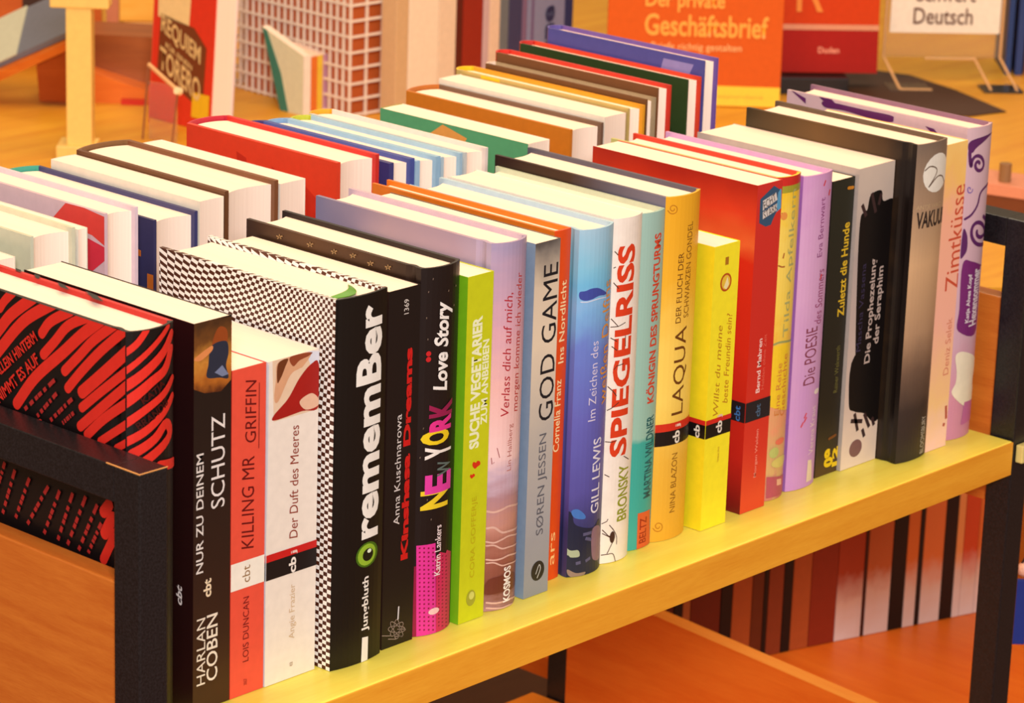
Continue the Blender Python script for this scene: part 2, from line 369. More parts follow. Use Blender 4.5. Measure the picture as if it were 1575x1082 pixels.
BOOK_DATA = [
 ({'key':'zebra_letter','x0':-.1085,'w':.0352,'y0':-.001,'h':.2468,'d':.16,'kind':'hc','bulge':.0055,'joint':True,'left':'zebra','spine':'zebra','right':'zebrared','board':.003}, [
   ('S','l','red_letter_stripe',[(.1112,.2359),(.106,.2421),(.0949,.2518)],.0063,(226,46,34)),
   ('S','l','red_letter_stripe',[(.1194,.2147),(.1115,.2233),(.0999,.2351),(.0785,.2504)],.0079,(226,46,34)),
   ('S','l','red_letter_stripe',[(.1223,.1997),(.1118,.2106),(.0963,.2267),(.0836,.2371),(.0619,.25)],.0079,(226,46,34)),
   ('S','l','red_letter_stripe',[(.0733,.2292),(.065,.2383),(.0472,.2486)],.0069,(226,46,34)),
   ('S','l','red_letter_stripe',[(.072,.2168),(.0615,.2272),(.0491,.2396),(.0309,.2491)],.0068,(226,46,34)),
   ('S','l','red_letter_stripe',[(.0967,.181),(.0792,.2014),(.0542,.2223),(.0371,.2369),(.0208,.249)],.0079,(226,46,34)),
   ('S','l','red_letter_stripe',[(.0531,.2113),(.0396,.224),(.0275,.2355),(.0089,.2492)],.0067,(226,46,34)),
   ('S','l','red_letter_stripe',[(.0503,.2017),(.0373,.2155),(.0203,.2315),(-.0014,.2492)],.0067,(226,46,34)),
   ('S','l','red_letter_stripe',[(.0379,.2022),(.0205,.2167),(-.0029,.2367)],.0082,(226,46,34)),
   ('S','l','red_letter_stripe',[(.038,.193),(.0205,.2072),(-.0031,.2255)],.0062,(226,46,34)),
   ('S','l','red_letter_stripe',[(.0394,.1814),(.0206,.1973),(-.0029,.2168)],.0067,(226,46,34)),
   ('S','l','red_letter_stripe',[(.0333,.1779),(.0183,.1913),(-.0032,.2068)],.0065,(226,46,34)),
   ('S','l','red_letter_stripe',[(.0217,.1768),(.0111,.1843),(-.0033,.1943)],.0055,(226,46,34)),
   ('S','l','red_letter_stripe',[(.0076,.1763),(-.0034,.1833)],.0049,(226,46,34)),
   ('S','l','red_letter_stripe',[(.0192,.1347),(.0143,.1404)],.008,(226,46,34)),
   ('S','l','red_letter_stripe',[(.0183,.122),(.011,.1336)],.0085,(226,46,34)),
   ('S','l','red_letter_stripe',[(.0194,.1056),(.0086,.1247)],.007,(226,46,34)),
   ('S','l','red_letter_stripe',[(.0975,.1665),(.1079,.1571)],.007,(226,46,34)),
   ('S','l','red_letter_stripe',[(.0747,.1748),(.0849,.1646)],.0053,(226,46,34)),
   ('S','s','red_letter_stripe',[(-.004,.232),(.0046,.2391),(.0106,.2467)],.0043,(226,46,34)),
   ('S','s','red_letter_stripe',[(-.0041,.221),(.0092,.2321),(.0275,.2458)],.0039,(226,46,34)),
   ('S','s','red_letter_stripe',[(-.0043,.2124),(.0109,.2232),(.0235,.2321),(.031,.2403)],.0065,(226,46,34)),
   ('S','s','red_letter_stripe',[(-.0043,.2026),(.0126,.2153),(.0243,.2213),(.0305,.2315)],.0067,(226,46,34)),
   ('S','s','red_letter_stripe',[(-.0044,.1903),(.0092,.1998),(.023,.2068),(.0323,.2135)],.0054,(226,46,34)),
   ('S','s','red_letter_stripe',[(-.0048,.1798),(.0108,.188),(.0243,.1966),(.0321,.2028)],.0057,(226,46,34)),
   ('S','s','red_letter_stripe',[(.0031,.175),(.0164,.182),(.0251,.1889),(.0286,.1804),(.0092,.1693)],.0065,(226,46,34)),
   ('S','s','red_letter_stripe',[(.0196,.1647),(.0337,.1625)],.0068,(226,46,34)),
   ('T','l','quote_lettering','ALLEIN HINTERM',(.1147,.196),(.078,.2271),.0066,(226,46,34),.02,0),
   ('T','l','quote_lettering','NIMMT ES AUF',(.1138,.1804),(.0765,.2141),.0072,(226,46,34),.02,0),
   ('T','s','author_lettering','KATJA',(.0079,.2046),(.0235,.2136),.0055,(70,4,4),.03,0),
   ('T','s','author_lettering','BRANDIS',(.0048,.1905),(.0262,.2023),.005,(60,5,5),.03,0),
   ('M','l','small_print',[[(.0884,.1798),(.0859,.1821)],[(.0836,.1841),(.0805,.1869)],[(.0788,.1884),(.0764,.1906)],[(.0759,.1911),(.0728,.1938)],[(.0711,.1953),(.0687,.1975)],[(.0664,.1995),(.0634,.2022)],[(.0635,.2022),(.061,.2043)],[(.0771,.1784),(.0755,.18)],[(.074,.1816),(.072,.1836)],[(.0709,.1847),(.0693,.1864)],[(.069,.1867),(.067,.1888)],[(.0659,.1899),(.0643,.1915)],[(.0628,.193),(.0609,.1951)],[(.0609,.195),(.0593,.1966)],[(.0652,.1788),(.0634,.1804)],[(.0617,.1819),(.0595,.1839)],[(.0583,.185),(.0565,.1867)],[(.0562,.187),(.054,.189)],[(.0528,.1901),(.051,.1917)],[(.0494,.1932),(.0472,.1952)],[(.0472,.1951),(.0455,.1967)],[(.0543,.1798),(.0534,.1806)],[(.0526,.1814),(.0514,.1823)],[(.0508,.1829),(.0499,.1837)],[(.0497,.1838),(.0486,.1848)],[(.048,.1854),(.0471,.1862)],[(.0463,.1869),(.0451,.1878)],[(.0452,.1878),(.0443,.1886)],[(.1102,.1095),(.1091,.1122)],[(.1081,.1148),(.1068,.1182)],[(.1061,.12),(.105,.1228)],[(.1048,.1234),(.1034,.1267)],[(.1027,.1286),(.1016,.1313)],[(.1006,.1338),(.0993,.1372)],[(.0993,.1371),(.0982,.1399)],[(.0981,.11),(.0969,.1125)],[(.0958,.1149),(.0944,.1181)],[(.0935,.1198),(.0923,.1224)],[(.0921,.1229),(.0906,.1261)],[(.0898,.1278),(.0886,.1304)],[(.0875,.1327),(.0861,.1359)],[(.0861,.1358),(.0849,.1383)],[(.0872,.1091),(.0854,.1117)],[(.0838,.1141),(.0816,.1173)],[(.0804,.1191),(.0786,.1217)],[(.0783,.1223),(.0761,.1254)],[(.0749,.1272),(.0732,.1298)],[(.0716,.1321),(.0694,.1353)],[(.0694,.1352),(.0677,.1378)],[(.072,.1072),(.0707,.11)],[(.0695,.1126),(.0679,.116)],[(.067,.1179),(.0656,.1206)],[(.0654,.1212),(.0637,.1246)],[(.0629,.1265),(.0615,.1292)],[(.0603,.1317),(.0587,.1351)],[(.0588,.135),(.0575,.1378)],[(.0595,.1067),(.0583,.1097)],[(.0571,.1124),(.0556,.1161)],[(.0547,.1181),(.0535,.121)],[(.0532,.1217),(.0517,.1253)],[(.0509,.1273),(.0496,.1302)],[(.0485,.1329),(.047,.1365)],[(.047,.1364),(.0458,.1394)],[(.0508,.1062),(.0493,.1093)],[(.0479,.1122),(.046,.116)],[(.045,.1181),(.0435,.1212)],[(.0432,.1218),(.0414,.1257)],[(.0403,.1277),(.0388,.1308)],[(.0375,.1336),(.0356,.1374)],[(.0357,.1373),(.0342,.1404)],[(.0409,.1056),(.0394,.1085)],[(.038,.1112),(.0361,.1149)],[(.035,.1169),(.0335,.1198)],[(.0332,.1205),(.0313,.1241)],[(.0303,.1261),(.0288,.129)],[(.0274,.1317),(.0255,.1353)],[(.0255,.1352),(.024,.1381)],[(.0323,.1063),(.0313,.1082)],[(.0303,.11),(.029,.1124)],[(.0283,.1138),(.0272,.1157)],[(.027,.1161),(.0257,.1185)],[(.025,.1198),(.0239,.1218)],[(.023,.1236),(.0217,.1259)],[(.0217,.1259),(.0206,.1278)],[(.1165,.1203),(.1156,.1223)],[(.1149,.1241),(.1139,.1266)],[(.1133,.1279),(.1125,.1299)],[(.1124,.1303),(.1113,.1328)],[(.1108,.1341),(.11,.1361)],[(.1092,.1379),(.1083,.1403)],[(.1083,.1403),(.1075,.1422)]],.0025,(176,40,38)),
   ('P','t','cover_print',[(.0346,.1396),(.0344,.1342),(.0319,.1303),(.0316,.1352)],(15,8,8)),
   ('P','t','cover_print',[(.0351,.1229),(.0346,.1164),(.0301,.1125),(.0302,.1152)],(15,8,8)),
   ('P','t','cover_print',[(.0339,.1001),(.0332,.0925),(.0283,.0823),(.0286,.0911)],(15,8,8)),
   ('P','t','cover_print',[(.0344,.0757),(.0331,.0634),(.0273,.0509),(.0271,.0599)],(15,8,8)),
 ]),
 ({'key':'black_thriller','x0':-.0565,'w':.0292,'y0':0,'h':.2408,'d':.152,'kind':'pb','left':'thrillerside','spine':'thriller'}, [
   ('P','s','cover_photo',[(-.0006,.2417),(.0291,.2399),(.0289,.2016),(.021,.1961),(.0084,.1976),(-.0007,.2019)],'girlphoto'),
   ('P','s','cover_photo',[(.0162,.2321),(.0197,.2355),(.0242,.234),(.026,.2302),(.0256,.2249),(.0227,.2224),(.0182,.2234),(.0149,.2179),(.0135,.2243)],(150,70,25)),
   ('P','s','cover_photo',[(.0135,.2251),(.0247,.2259),(.0267,.2186),(.0248,.2113),(.0268,.2032),(.0199,.2047),(.0101,.2068),(.011,.2142)],(40,45,62)),
   ('P','s','cover_photo',[(.0003,.2202),(.0129,.2252),(.0139,.2224),(.0061,.2182),(.0013,.2185)],(225,140,80)),
   ('P','s','cover_photo',[(.0218,.2119),(.0268,.2055),(.0219,.205),(.0159,.2086)],(120,130,160)),
   ('T','s','author_lettering','HARLAN',(.0061,.0162),(.0061,.0586),.0067,(235,220,200),0,0),
   ('T','s','author_lettering','COBEN',(.0149,.0168),(.0149,.0592),.0088,(240,225,205),.01,0),
   ('T','s','publisher_lettering','cbt',(.011,.0709),(.011,.0824),.0062,(240,215,180),.03,0),
   ('T','s','title_lettering','NUR ZU DEINEM',(.0048,.0873),(.0048,.1615),.0056,(228,218,210),.01,0),
   ('T','s','title_lettering','SCHUTZ',(.0188,.125),(.0188,.1823),.0107,(235,225,218),0,0),
   ('T','l','publisher_lettering','cbt',(.0118,.0657),(.0118,.0782),.0051,(230,225,220),.03,.25),
 ]),
 ({'key':'red_paperback','x0':-.0268,'w':.0272,'y0':0,'h':.2065,'d':.128,'kind':'pb','left':(200,40,30),'spine':(236,84,62)}, [
   ('T','s','title_lettering','KILLING MR',(.0134,.0926),(.0134,.1505),.01,(105,8,10),0,.2),
   ('T','s','title_lettering','GRIFFIN',(.0151,.1593),(.0151,.1985),.0088,(105,8,10),0,.2),
   ('S','s','title_lettering',[(.0217,.1545),(.0217,.1948)],.0006,(105,8,10)),
   ('R','s','publisher_band',0,.0688,.0272,.0861,(248,240,225)),
   ('T','s','publisher_lettering','cbt',(.0124,.072),(.0124,.0827),.0063,(150,110,60),0,0),
   ('T','s','author_lettering','LOIS DUNCAN',(.0125,.0211),(.0125,.0628),.0048,(120,14,20),0,0),
   ('T','s','small_print','30657',(.0123,.006),(.0123,.0101),.0027,(140,20,25),0,0),
 ]),
 ({'key':'white_novel','x0':.0012,'w':.0418,'y0':-.0005,'h':.2062,'d':.128,'kind':'pb','left':(214,222,232),'spine':(243,230,216)}, [
   ('P','s','cover_photo',[(.0034,.2111),(.0417,.2046),(.0419,.1683),(.0051,.1683)],(236,204,172)),
   ('P','s','hinge_strip',[(.0304,.2069),(.0417,.2046),(.0419,.1944),(.0349,.1971)],(224,226,236)),
   ('P','s','cover_photo',[(.0353,.198),(.0415,.1967),(.042,.1701),(.0281,.1699),(.0061,.1689),(.0051,.1723),(.0164,.1801),(.0258,.1912)],(168,26,20)),
   ('P','s','cover_photo',[(.0074,.2038),(.0179,.2059),(.0351,.2053),(.0285,.1979),(.0257,.1971),(.018,.1943),(.0087,.1803),(.0053,.1825),(.0066,.1952)],(222,165,125)),
   ('P','s','cover_photo',[(.008,.2036),(.016,.2052),(.0141,.2009),(.0104,.1944),(.0076,.1921)],(110,55,25)),
   ('P','s','cover_photo',[(.026,.1765),(.0356,.1796),(.0419,.1745),(.0407,.1704),(.031,.1703)],(235,190,160)),
   ('P','s','cover_photo',[(.0179,.2059),(.0351,.2053),(.0332,.2035),(.0256,.2022),(.0203,.1996)],(150,70,40)),
   ('T','s','title_lettering','Der Duft des Meeres',(.0223,.0905),(.0223,.1621),.007,(150,62,42),0,.15),
   ('P','s','hinge_strip',[(-.004,.2044),(.0004,.2047),(.0004,.1491),(-.0006,.0004),(-.0044,.0007)],(188,204,230)),
   ('R','s','publisher_band',0,.0686,.0418,.0803,(22,14,16)),
   ('R','s','publisher_band',0,.0803,.0418,.085,(205,30,28)),
   ('R','l','publisher_band',0,.0686,.05,.0803,(22,14,16)),
   ('R','l','publisher_band',0,.0803,.05,.085,(205,30,28)),
   ('T','s','publisher_lettering','cb',(.0216,.0687),(.0216,.0787),.006,(245,235,225),.03,0),
   ('T','s','publisher_lettering','j',(.023,.08),(.023,.083),.0054,(235,200,190),0,0),
   ('T','s','author_lettering','Angie Frazier',(.0223,.0258),(.0223,.0613),.006,(214,186,150),0,0),
   ('T','s','small_print','40138',(.0215,.0079),(.0215,.0105),.0027,(140,110,90),0,0),
 ]),
 ({'key':'checkered_thriller','x0':.0472,'w':.0436,'y0':-.0095,'h':.2372,'d':.157,'kind':'hc','bulge':.003,'joint':False,'left':'checker','spine':(16,9,8),'right':'checker','board':.003}, [
   ('T','s','title_lettering','rememBer',(.027,.0808),(.027,.2301),.0226,(248,242,232),.036,0),
   ('T','s','author_lettering','Jungbluth',(.0277,.0197),(.0277,.0559),.0073,(245,238,228),.02,0),
   ('P','s','title_lettering',[(.0241,-.0029),(.0301,-.003),(.0302,.0156),(.0247,.0163)],(245,238,228)),
   ('E','s','eye_print',(.028,.0703),.0101,.0081,(70,110,20)),
   ('E','s','eye_print',(.0277,.0703),.0082,.0069,(150,190,50)),
   ('E','s','eye_print',(.0286,.0701),.0049,.0041,(18,22,8)),
   ('E','s','eye_print',(.0297,.0723),.0019,.0013,(235,245,220)),
   ('P','s','cover_print',[(.0015,.2371),(.0027,.2373),(.0009,-.0006),(-.0011,-.0005)],(16,9,8)),
 ]),
 ({'key':'kinshasa_novel','x0':.0943,'w':.0274,'y0':-.0075,'h':.2328,'d':.15,'kind':'pb','left':(40,22,18),'spine':(24,14,14)}, [
   ('T','s','small_print','1369',(.0153,.2162),(.0153,.2256),.004,(225,215,205),0,0),
   ('T','s','author_lettering','Anna Kuschnarowa',(.0107,.0806),(.0107,.1527),.0052,(220,210,205),0,0),
   ('T','s','title_lettering','Kinshasa Dreams',(.0183,.0559),(.0183,.194),.0063,(205,26,24),.05,0),
   ('M','s','logo_print',[[(.0136,.0105),(.0207,.0086),(.0198,.0078),(.0174,.0076),(.0141,.0081),(.0104,.0093),(.0074,.0107),(.0057,.0122),(.0057,.0133),(.0073,.0138),(.0103,.0136),(.0139,.0127),(.0173,.0114),(.0198,.0099),(.0207,.0086)],[(.0113,.0063),(.0185,.0045),(.017,.0047),(.0146,.0063),(.0119,.0089),(.0094,.0119),(.0078,.0146),(.0074,.0164),(.0082,.017),(.0102,.0161),(.0129,.0139),(.0156,.011),(.0177,.0081),(.0188,.0057),(.0185,.0045)],[(.0055,.0061),(.013,.0041),(.0118,.0053),(.0109,.0076),(.0104,.0107),(.0106,.0138),(.0113,.0161),(.0124,.0172),(.0137,.0169),(.0148,.0151),(.0156,.0123),(.0157,.0091),(.0152,.0063),(.0143,.0045),(.0131,.0041)],[(-.0004,.0099),(.0076,.0078),(.0074,.0091),(.0084,.0108),(.0106,.0125),(.0133,.0138),(.0159,.0143),(.0179,.0141),(.0188,.013),(.0184,.0114),(.0167,.0097),(.0143,.0082),(.0115,.0072),(.0091,.0071),(.0076,.0078)]],.0005,(150,130,120)),
   ('S','s','logo_print',[(.014,.0174),(.0144,.0252)],.0013,(210,205,210)),
 ]),
 ({'key':'new_york_novel','x0':.1243,'w':.0342,'y0':-.005,'h':.2415,'d':.156,'kind':'hc','bulge':.005,'joint':True,'left':'nyside','spine':(27,15,15),'right':(27,15,15),'board':.0028}, [
   ('P','s','skyline_print',[(-.0023,.0469),(.0012,.0476),(.0026,-.0008),(-.0011,0)],(150,20,60)),
   ('P','s','skyline_print',[(.001,.0613),(.0139,.0611),(.0165,-.0034),(.0023,-.0008)],(226,52,150)),
   ('P','s','skyline_print',[(.0146,.0508),(.0181,.054),(.0242,.0516),(.0254,.0533),(.0317,.0502),(.0325,-.0029),(.0257,-.0023),(.0165,-.0019)],(205,40,90)),
   ('M','s','skyline_print',[[(.0024,.0595),(.0034,.0594)],[(.0052,.0592),(.0062,.059)],[(.0081,.0587),(.0093,.0585)],[(.0114,.0581),(.0127,.0578)],[(.0164,.0517),(.0177,.0517)],[(.0198,.0508),(.0213,.0507)],[(.0238,.0496),(.0256,.0493)],[(.0025,.0566),(.0035,.0565)],[(.0052,.0563),(.0063,.0561)],[(.0082,.0558),(.0094,.0556)],[(.0115,.0552),(.0128,.0549)],[(.0165,.0492),(.0178,.0492)],[(.0199,.0483),(.0214,.0482)],[(.0239,.0471),(.0257,.0468)],[(.0026,.0537),(.0035,.0536)],[(.0053,.0534),(.0064,.0532)],[(.0083,.0529),(.0094,.0527)],[(.0116,.0523),(.0129,.052)],[(.0165,.0467),(.0179,.0467)],[(.02,.0458),(.0215,.0457)],[(.0241,.0446),(.0259,.0443)],[(.0026,.0509),(.0036,.0508)],[(.0054,.0505),(.0064,.0504)],[(.0084,.05),(.0095,.0498)],[(.0117,.0494),(.013,.0491)],[(.0166,.0442),(.0179,.0442)],[(.0201,.0433),(.0216,.0431)],[(.0242,.0421),(.026,.0417)],[(.0027,.048),(.0037,.0479)],[(.0054,.0476),(.0065,.0475)],[(.0084,.0471),(.0096,.0469)],[(.0118,.0465),(.0131,.0462)],[(.0167,.0417),(.018,.0417)],[(.0202,.0408),(.0217,.0406)],[(.0243,.0395),(.0261,.0392)],[(.0028,.0451),(.0037,.045)],[(.0055,.0447),(.0066,.0446)],[(.0085,.0443),(.0097,.044)],[(.0119,.0436),(.0132,.0433)],[(.0168,.0392),(.0181,.0392)],[(.0203,.0383),(.0218,.0381)],[(.0244,.037),(.0263,.0367)],[(.0028,.0422),(.0038,.0421)],[(.0056,.0419),(.0066,.0417)],[(.0086,.0414),(.0098,.0411)],[(.0119,.0407),(.0133,.0404)],[(.0169,.0367),(.0182,.0367)],[(.0204,.0358),(.0219,.0356)],[(.0246,.0345),(.0264,.0341)],[(.0029,.0393),(.0039,.0392)],[(.0057,.039),(.0067,.0388)],[(.0087,.0385),(.0099,.0382)],[(.012,.0378),(.0134,.0375)],[(.017,.0342),(.0183,.0342)],[(.0205,.0333),(.022,.0331)],[(.0247,.032),(.0266,.0316)],[(.003,.0364),(.0039,.0363)],[(.0057,.0361),(.0068,.0359)],[(.0088,.0356),(.0099,.0353)],[(.0121,.0349),(.0135,.0346)],[(.0171,.0317),(.0184,.0316)],[(.0206,.0307),(.0222,.0306)],[(.0248,.0294),(.0267,.029)],[(.003,.0335),(.004,.0334)],[(.0058,.0332),(.0069,.033)],[(.0088,.0326),(.01,.0324)],[(.0122,.032),(.0135,.0316)],[(.0172,.0292),(.0185,.0291)],[(.0208,.0282),(.0223,.028)],[(.0249,.0269),(.0269,.0265)],[(.0031,.0306),(.0041,.0305)],[(.0059,.0303),(.0069,.0301)],[(.0089,.0297),(.0101,.0295)],[(.0123,.029),(.0136,.0287)],[(.0173,.0267),(.0186,.0266)],[(.0209,.0257),(.0224,.0255)],[(.0251,.0243),(.027,.0239)],[(.0031,.0277),(.0041,.0276)],[(.0059,.0274),(.007,.0272)],[(.009,.0268),(.0102,.0266)],[(.0124,.0261),(.0137,.0258)],[(.0174,.0242),(.0187,.0241)],[(.021,.0232),(.0225,.023)],[(.0252,.0218),(.0272,.0214)],[(.0032,.0248),(.0042,.0247)],[(.006,.0245),(.0071,.0243)],[(.0091,.0239),(.0103,.0237)],[(.0125,.0232),(.0138,.0229)],[(.0175,.0217),(.0188,.0216)],[(.0211,.0206),(.0226,.0204)],[(.0253,.0193),(.0273,.0188)],[(.0033,.0219),(.0043,.0218)],[(.0061,.0215),(.0072,.0214)],[(.0092,.021),(.0104,.0208)],[(.0126,.0203),(.0139,.02)],[(.0176,.0192),(.0189,.0191)],[(.0212,.0181),(.0227,.0179)],[(.0255,.0167),(.0275,.0163)],[(.0033,.019),(.0043,.0189)],[(.0062,.0186),(.0072,.0185)],[(.0092,.0181),(.0104,.0178)],[(.0127,.0173),(.014,.017)],[(.0176,.0166),(.019,.0165)],[(.0213,.0156),(.0228,.0154)],[(.0256,.0142),(.0276,.0137)],[(.0034,.0161),(.0044,.016)],[(.0062,.0157),(.0073,.0155)],[(.0093,.0152),(.0105,.0149)],[(.0128,.0144),(.0141,.0141)],[(.0177,.0141),(.0191,.014)],[(.0214,.013),(.023,.0128)],[(.0257,.0116),(.0278,.0111)],[(.0035,.0132),(.0045,.0131)],[(.0063,.0128),(.0074,.0126)],[(.0094,.0122),(.0106,.012)],[(.0129,.0115),(.0142,.0112)],[(.0178,.0116),(.0192,.0115)],[(.0215,.0105),(.0231,.0103)],[(.0259,.009),(.0279,.0086)],[(.0035,.0103),(.0045,.0102)],[(.0064,.0099),(.0075,.0097)],[(.0095,.0093),(.0107,.0091)],[(.013,.0085),(.0143,.0082)],[(.0179,.0091),(.0193,.0089)],[(.0216,.008),(.0232,.0077)],[(.026,.0065),(.0281,.006)],[(.0036,.0074),(.0046,.0072)],[(.0064,.007),(.0075,.0068)],[(.0096,.0064),(.0108,.0061)],[(.013,.0056),(.0144,.0053)],[(.018,.0065),(.0194,.0064)],[(.0217,.0054),(.0233,.0052)],[(.0262,.0039),(.0283,.0034)],[(.0037,.0045),(.0047,.0043)],[(.0065,.004),(.0076,.0038)],[(.0097,.0035),(.0109,.0032)],[(.0131,.0027),(.0145,.0023)],[(.0181,.004),(.0195,.0039)],[(.0218,.0029),(.0234,.0026)],[(.0263,.0014),(.0284,.0008)]],.0011,(140,14,60)),
   ('E','s','logo_print',(.0141,.0151),.0045,.0022,(245,200,200)),
   ('T','s','title_lettering','N',(.0135,.0843),(.0135,.0969),.0218,(238,205,40),.04,0),
   ('T','s','title_lettering','E',(.0162,.0945),(.0162,.1074),.0223,(225,60,160),.04,0),
   ('T','s','title_lettering','W',(.0198,.1052),(.0198,.1148),.0125,(95,110,105),.02,0),
   ('T','s','title_lettering','Y',(.0155,.1175),(.0155,.1256),.0219,(245,235,225),.04,0),
   ('T','s','title_lettering','O',(.0127,.1266),(.0127,.1364),.0221,(238,205,30),.05,0),
   ('T','s','title_lettering','R',(.0162,.1352),(.0162,.1451),.0187,(230,50,140),.05,0),
   ('T','s','title_lettering','K',(.0164,.1445),(.0164,.1544),.0199,(150,25,75),.05,0),
   ('T','s','title_lettering','Love Story',(.0161,.1609),(.0161,.2193),.015,(245,238,230),.03,.25),
   ('T','s','author_lettering','Katrin Lankers',(.0158,.039),(.0158,.0726),.0053,(245,225,225),.01,0),
   ('M','s','star_print',[[(.0039,.2266),(.0044,.2265)],[(.0031,.21),(.0036,.21)],[(.0042,.1962),(.0047,.1962)],[(.0188,.2252),(.0196,.225)],[(.0248,.2147),(.0257,.2144)],[(.0014,.1197),(.0019,.1196)],[(.0064,.0912),(.0069,.0912)],[(.0094,.0778),(.01,.0777)],[(.0029,.1387),(.0033,.1386)],[(.0266,.2267),(.0277,.2264)],[(.0065,.2346),(.007,.2345)]],.0012,(120,100,85)),
   ('T','s','small_print','..',(.0051,.1815),(.0051,.1886),.0032,(200,30,35),.04,0),
   ('M','l','star_print',[[(.0969,.2367),(.0969,.2384)],[(.0969,.2367),(.0941,.2378)],[(.0969,.2367),(.0951,.2357)],[(.0969,.2367),(.0986,.235)],[(.0969,.2367),(.0997,.2366)],[(.0585,.2376),(.0586,.2392)],[(.0585,.2376),(.0558,.2386)],[(.0585,.2376),(.0568,.2366)],[(.0585,.2376),(.0602,.2359)],[(.0585,.2376),(.0613,.2375)],[(.0431,.2358),(.0431,.2375)],[(.0431,.2358),(.0404,.2369)],[(.0431,.2358),(.0414,.2348)],[(.0431,.2358),(.0447,.2341)],[(.0431,.2358),(.0458,.2358)],[(.0278,.2366),(.0279,.2382)],[(.0278,.2366),(.0252,.2376)],[(.0278,.2366),(.0261,.2356)],[(.0278,.2366),(.0294,.2349)],[(.0278,.2366),(.0305,.2365)],[(.1248,.236),(.1248,.2377)],[(.1248,.236),(.1219,.2371)],[(.1248,.236),(.123,.235)],[(.1248,.236),(.1265,.2343)],[(.1248,.236),(.1276,.236)],[(.0753,.2366),(.0753,.2382)],[(.0753,.2366),(.0725,.2377)],[(.0753,.2366),(.0735,.2356)],[(.0753,.2366),(.0769,.2349)],[(.0753,.2366),(.078,.2365)]],.0008,(165,130,85)),
 ]),
 ({'key':'lime_paperback','x0':.1602,'w':.0234,'y0':-.0108,'h':.2305,'d':.13,'kind':'pb','left':(120,185,24),'spine':(206,212,26)}, [
   ('T','s','title_lettering','SUCHE VEGETARIER',(.0098,.1166),(.0098,.2035),.009,(246,248,205),.04,0),
   ('T','s','title_lettering','ZUM ANBEIßEN',(.0181,.131),(.0181,.1869),.006,(246,248,205),.03,0),
   ('P','s','heart_print',[(.0088,.1066),(.01,.1078),(.012,.1068),(.0135,.1077),(.0157,.1067),(.016,.1047),(.0137,.1038),(.0113,.1029),(.0093,.1048)],(218,50,20)),
   ('P','s','heart_print',[(.0069,.0993),(.0076,.1),(.0088,.0994),(.0098,.0999),(.0112,.0993),(.0113,.0981),(.0099,.0975),(.0085,.097),(.0072,.0982)],(218,50,20)),
   ('T','s','author_lettering','CORA GOFFERJE',(.0121,.0294),(.0121,.0841),.0055,(196,178,20),0,0),
   ('E','s','logo_print',(.0111,.0155),.0043,.0054,(165,165,50)),
   ('E','s','logo_print',(.0116,.0171),.0024,.0027,(215,215,110)),
 ]),
 ({'key':'beach_novel','x0':.1868,'w':.0328,'y0':-.005,'h':.2462,'d':.157,'kind':'hc','bulge':.006,'joint':True,'left':'vside','spine':'vspine','right':(200,178,196),'board':.0028}, [
   ('T','s','title_lettering','Verlass dich auf mich,',(.0121,.132),(.0121,.213),.0074,(178,36,46),0,.2),
   ('T','s','title_lettering','morgen komme ich wieder',(.0219,.1327),(.0219,.2251),.008,(190,60,55),0,.2),
   ('T','s','author_lettering','Lin Hallberg',(.0172,.0942),(.0172,.1255),.0052,(190,120,110),0,0),
   ('S','s','wave_print',[(.0016,.0689),(.0061,.0679),(.0116,.0688),(.0185,.0698),(.0316,.0671)],.0016,(222,176,160)),
   ('S','s','wave_print',[(.0019,.0573),(.0065,.0573),(.0122,.0532),(.0194,.0525),(.0333,.0508)],.0016,(222,176,160)),
   ('S','s','wave_print',[(.0021,.0481),(.0068,.047),(.0124,.0483),(.0196,.0492),(.0335,.0458)],.0013,(222,176,160)),
   ('S','s','wave_print',[(.0022,.0454),(.0068,.0452),(.0126,.042),(.02,.0415),(.0338,.0395)],.0012,(222,176,160)),
   ('S','s','wave_print',[(.0024,.0359),(.0071,.035),(.0129,.0352),(.0203,.0358),(.0342,.0326)],.0013,(222,176,160)),
   ('S','s','wave_print',[(.0025,.0335),(.0072,.0332),(.0131,.0303),(.0207,.0298),(.0344,.0276)],.0011,(222,176,160)),
   ('S','s','wave_print',[(.0032,.0062),(.0081,.0052),(.0141,.0049),(.0222,.0049),(.0356,.0019)],.0014,(222,176,160)),
   ('S','s','wave_print',[(.0033,.0025),(.0082,.0016),(.0143,.0008),(.0225,.0006),(.0358,-.0022)],.0013,(222,176,160)),
   ('P','s','wave_print',[(.0028,.0207),(.0098,.0233),(.0271,.0219),(.03,.0117),(.0127,.012),(.0023,.0122)],(110,50,38)),
   ('T','s','publisher_lettering','KOSMOS',(.0182,.0042),(.0182,.0286),.007,(250,240,235),.03,0),
   ('M','s','small_print',[[(.0032,.1051),(.0037,.1007),(.0051,.1019)],[(.0065,.1114),(.0084,.1046)]],.0004,(150,60,60)),
 ]),
 ({'key':'silver_paperback','x0':.2235,'w':.0236,'y0':-.0092,'h':.2402,'d':.152,'kind':'pb','left':(130,152,176),'spine':'godspine'}, [
   ('T','s','title_lettering','GOD GAME',(.0154,.1197),(.0154,.2248),.0138,(22,22,30),0,0),
   ('T','s','author_lettering','SØREN JESSEN',(.0145,.0415),(.0145,.1111),.0089,(96,96,104),0,0),
   ('E','s','logo_print',(.0131,.0167),.0064,.0069,(38,34,34)),
   ('S','s','logo_print',[(.0113,.0149),(.0142,.0205),(.0156,.0174),(.0128,.0118)],.0008,(190,190,190)),
 ]),
 ({'key':'orange_hardcover','x0':.2555,'w':.016,'y0':.0035,'h':.2402,'d':.165,'kind':'hc','bulge':.001,'left':(224,120,30),'spine':(230,78,18),'right':(232,120,24),'board':.0022}, [
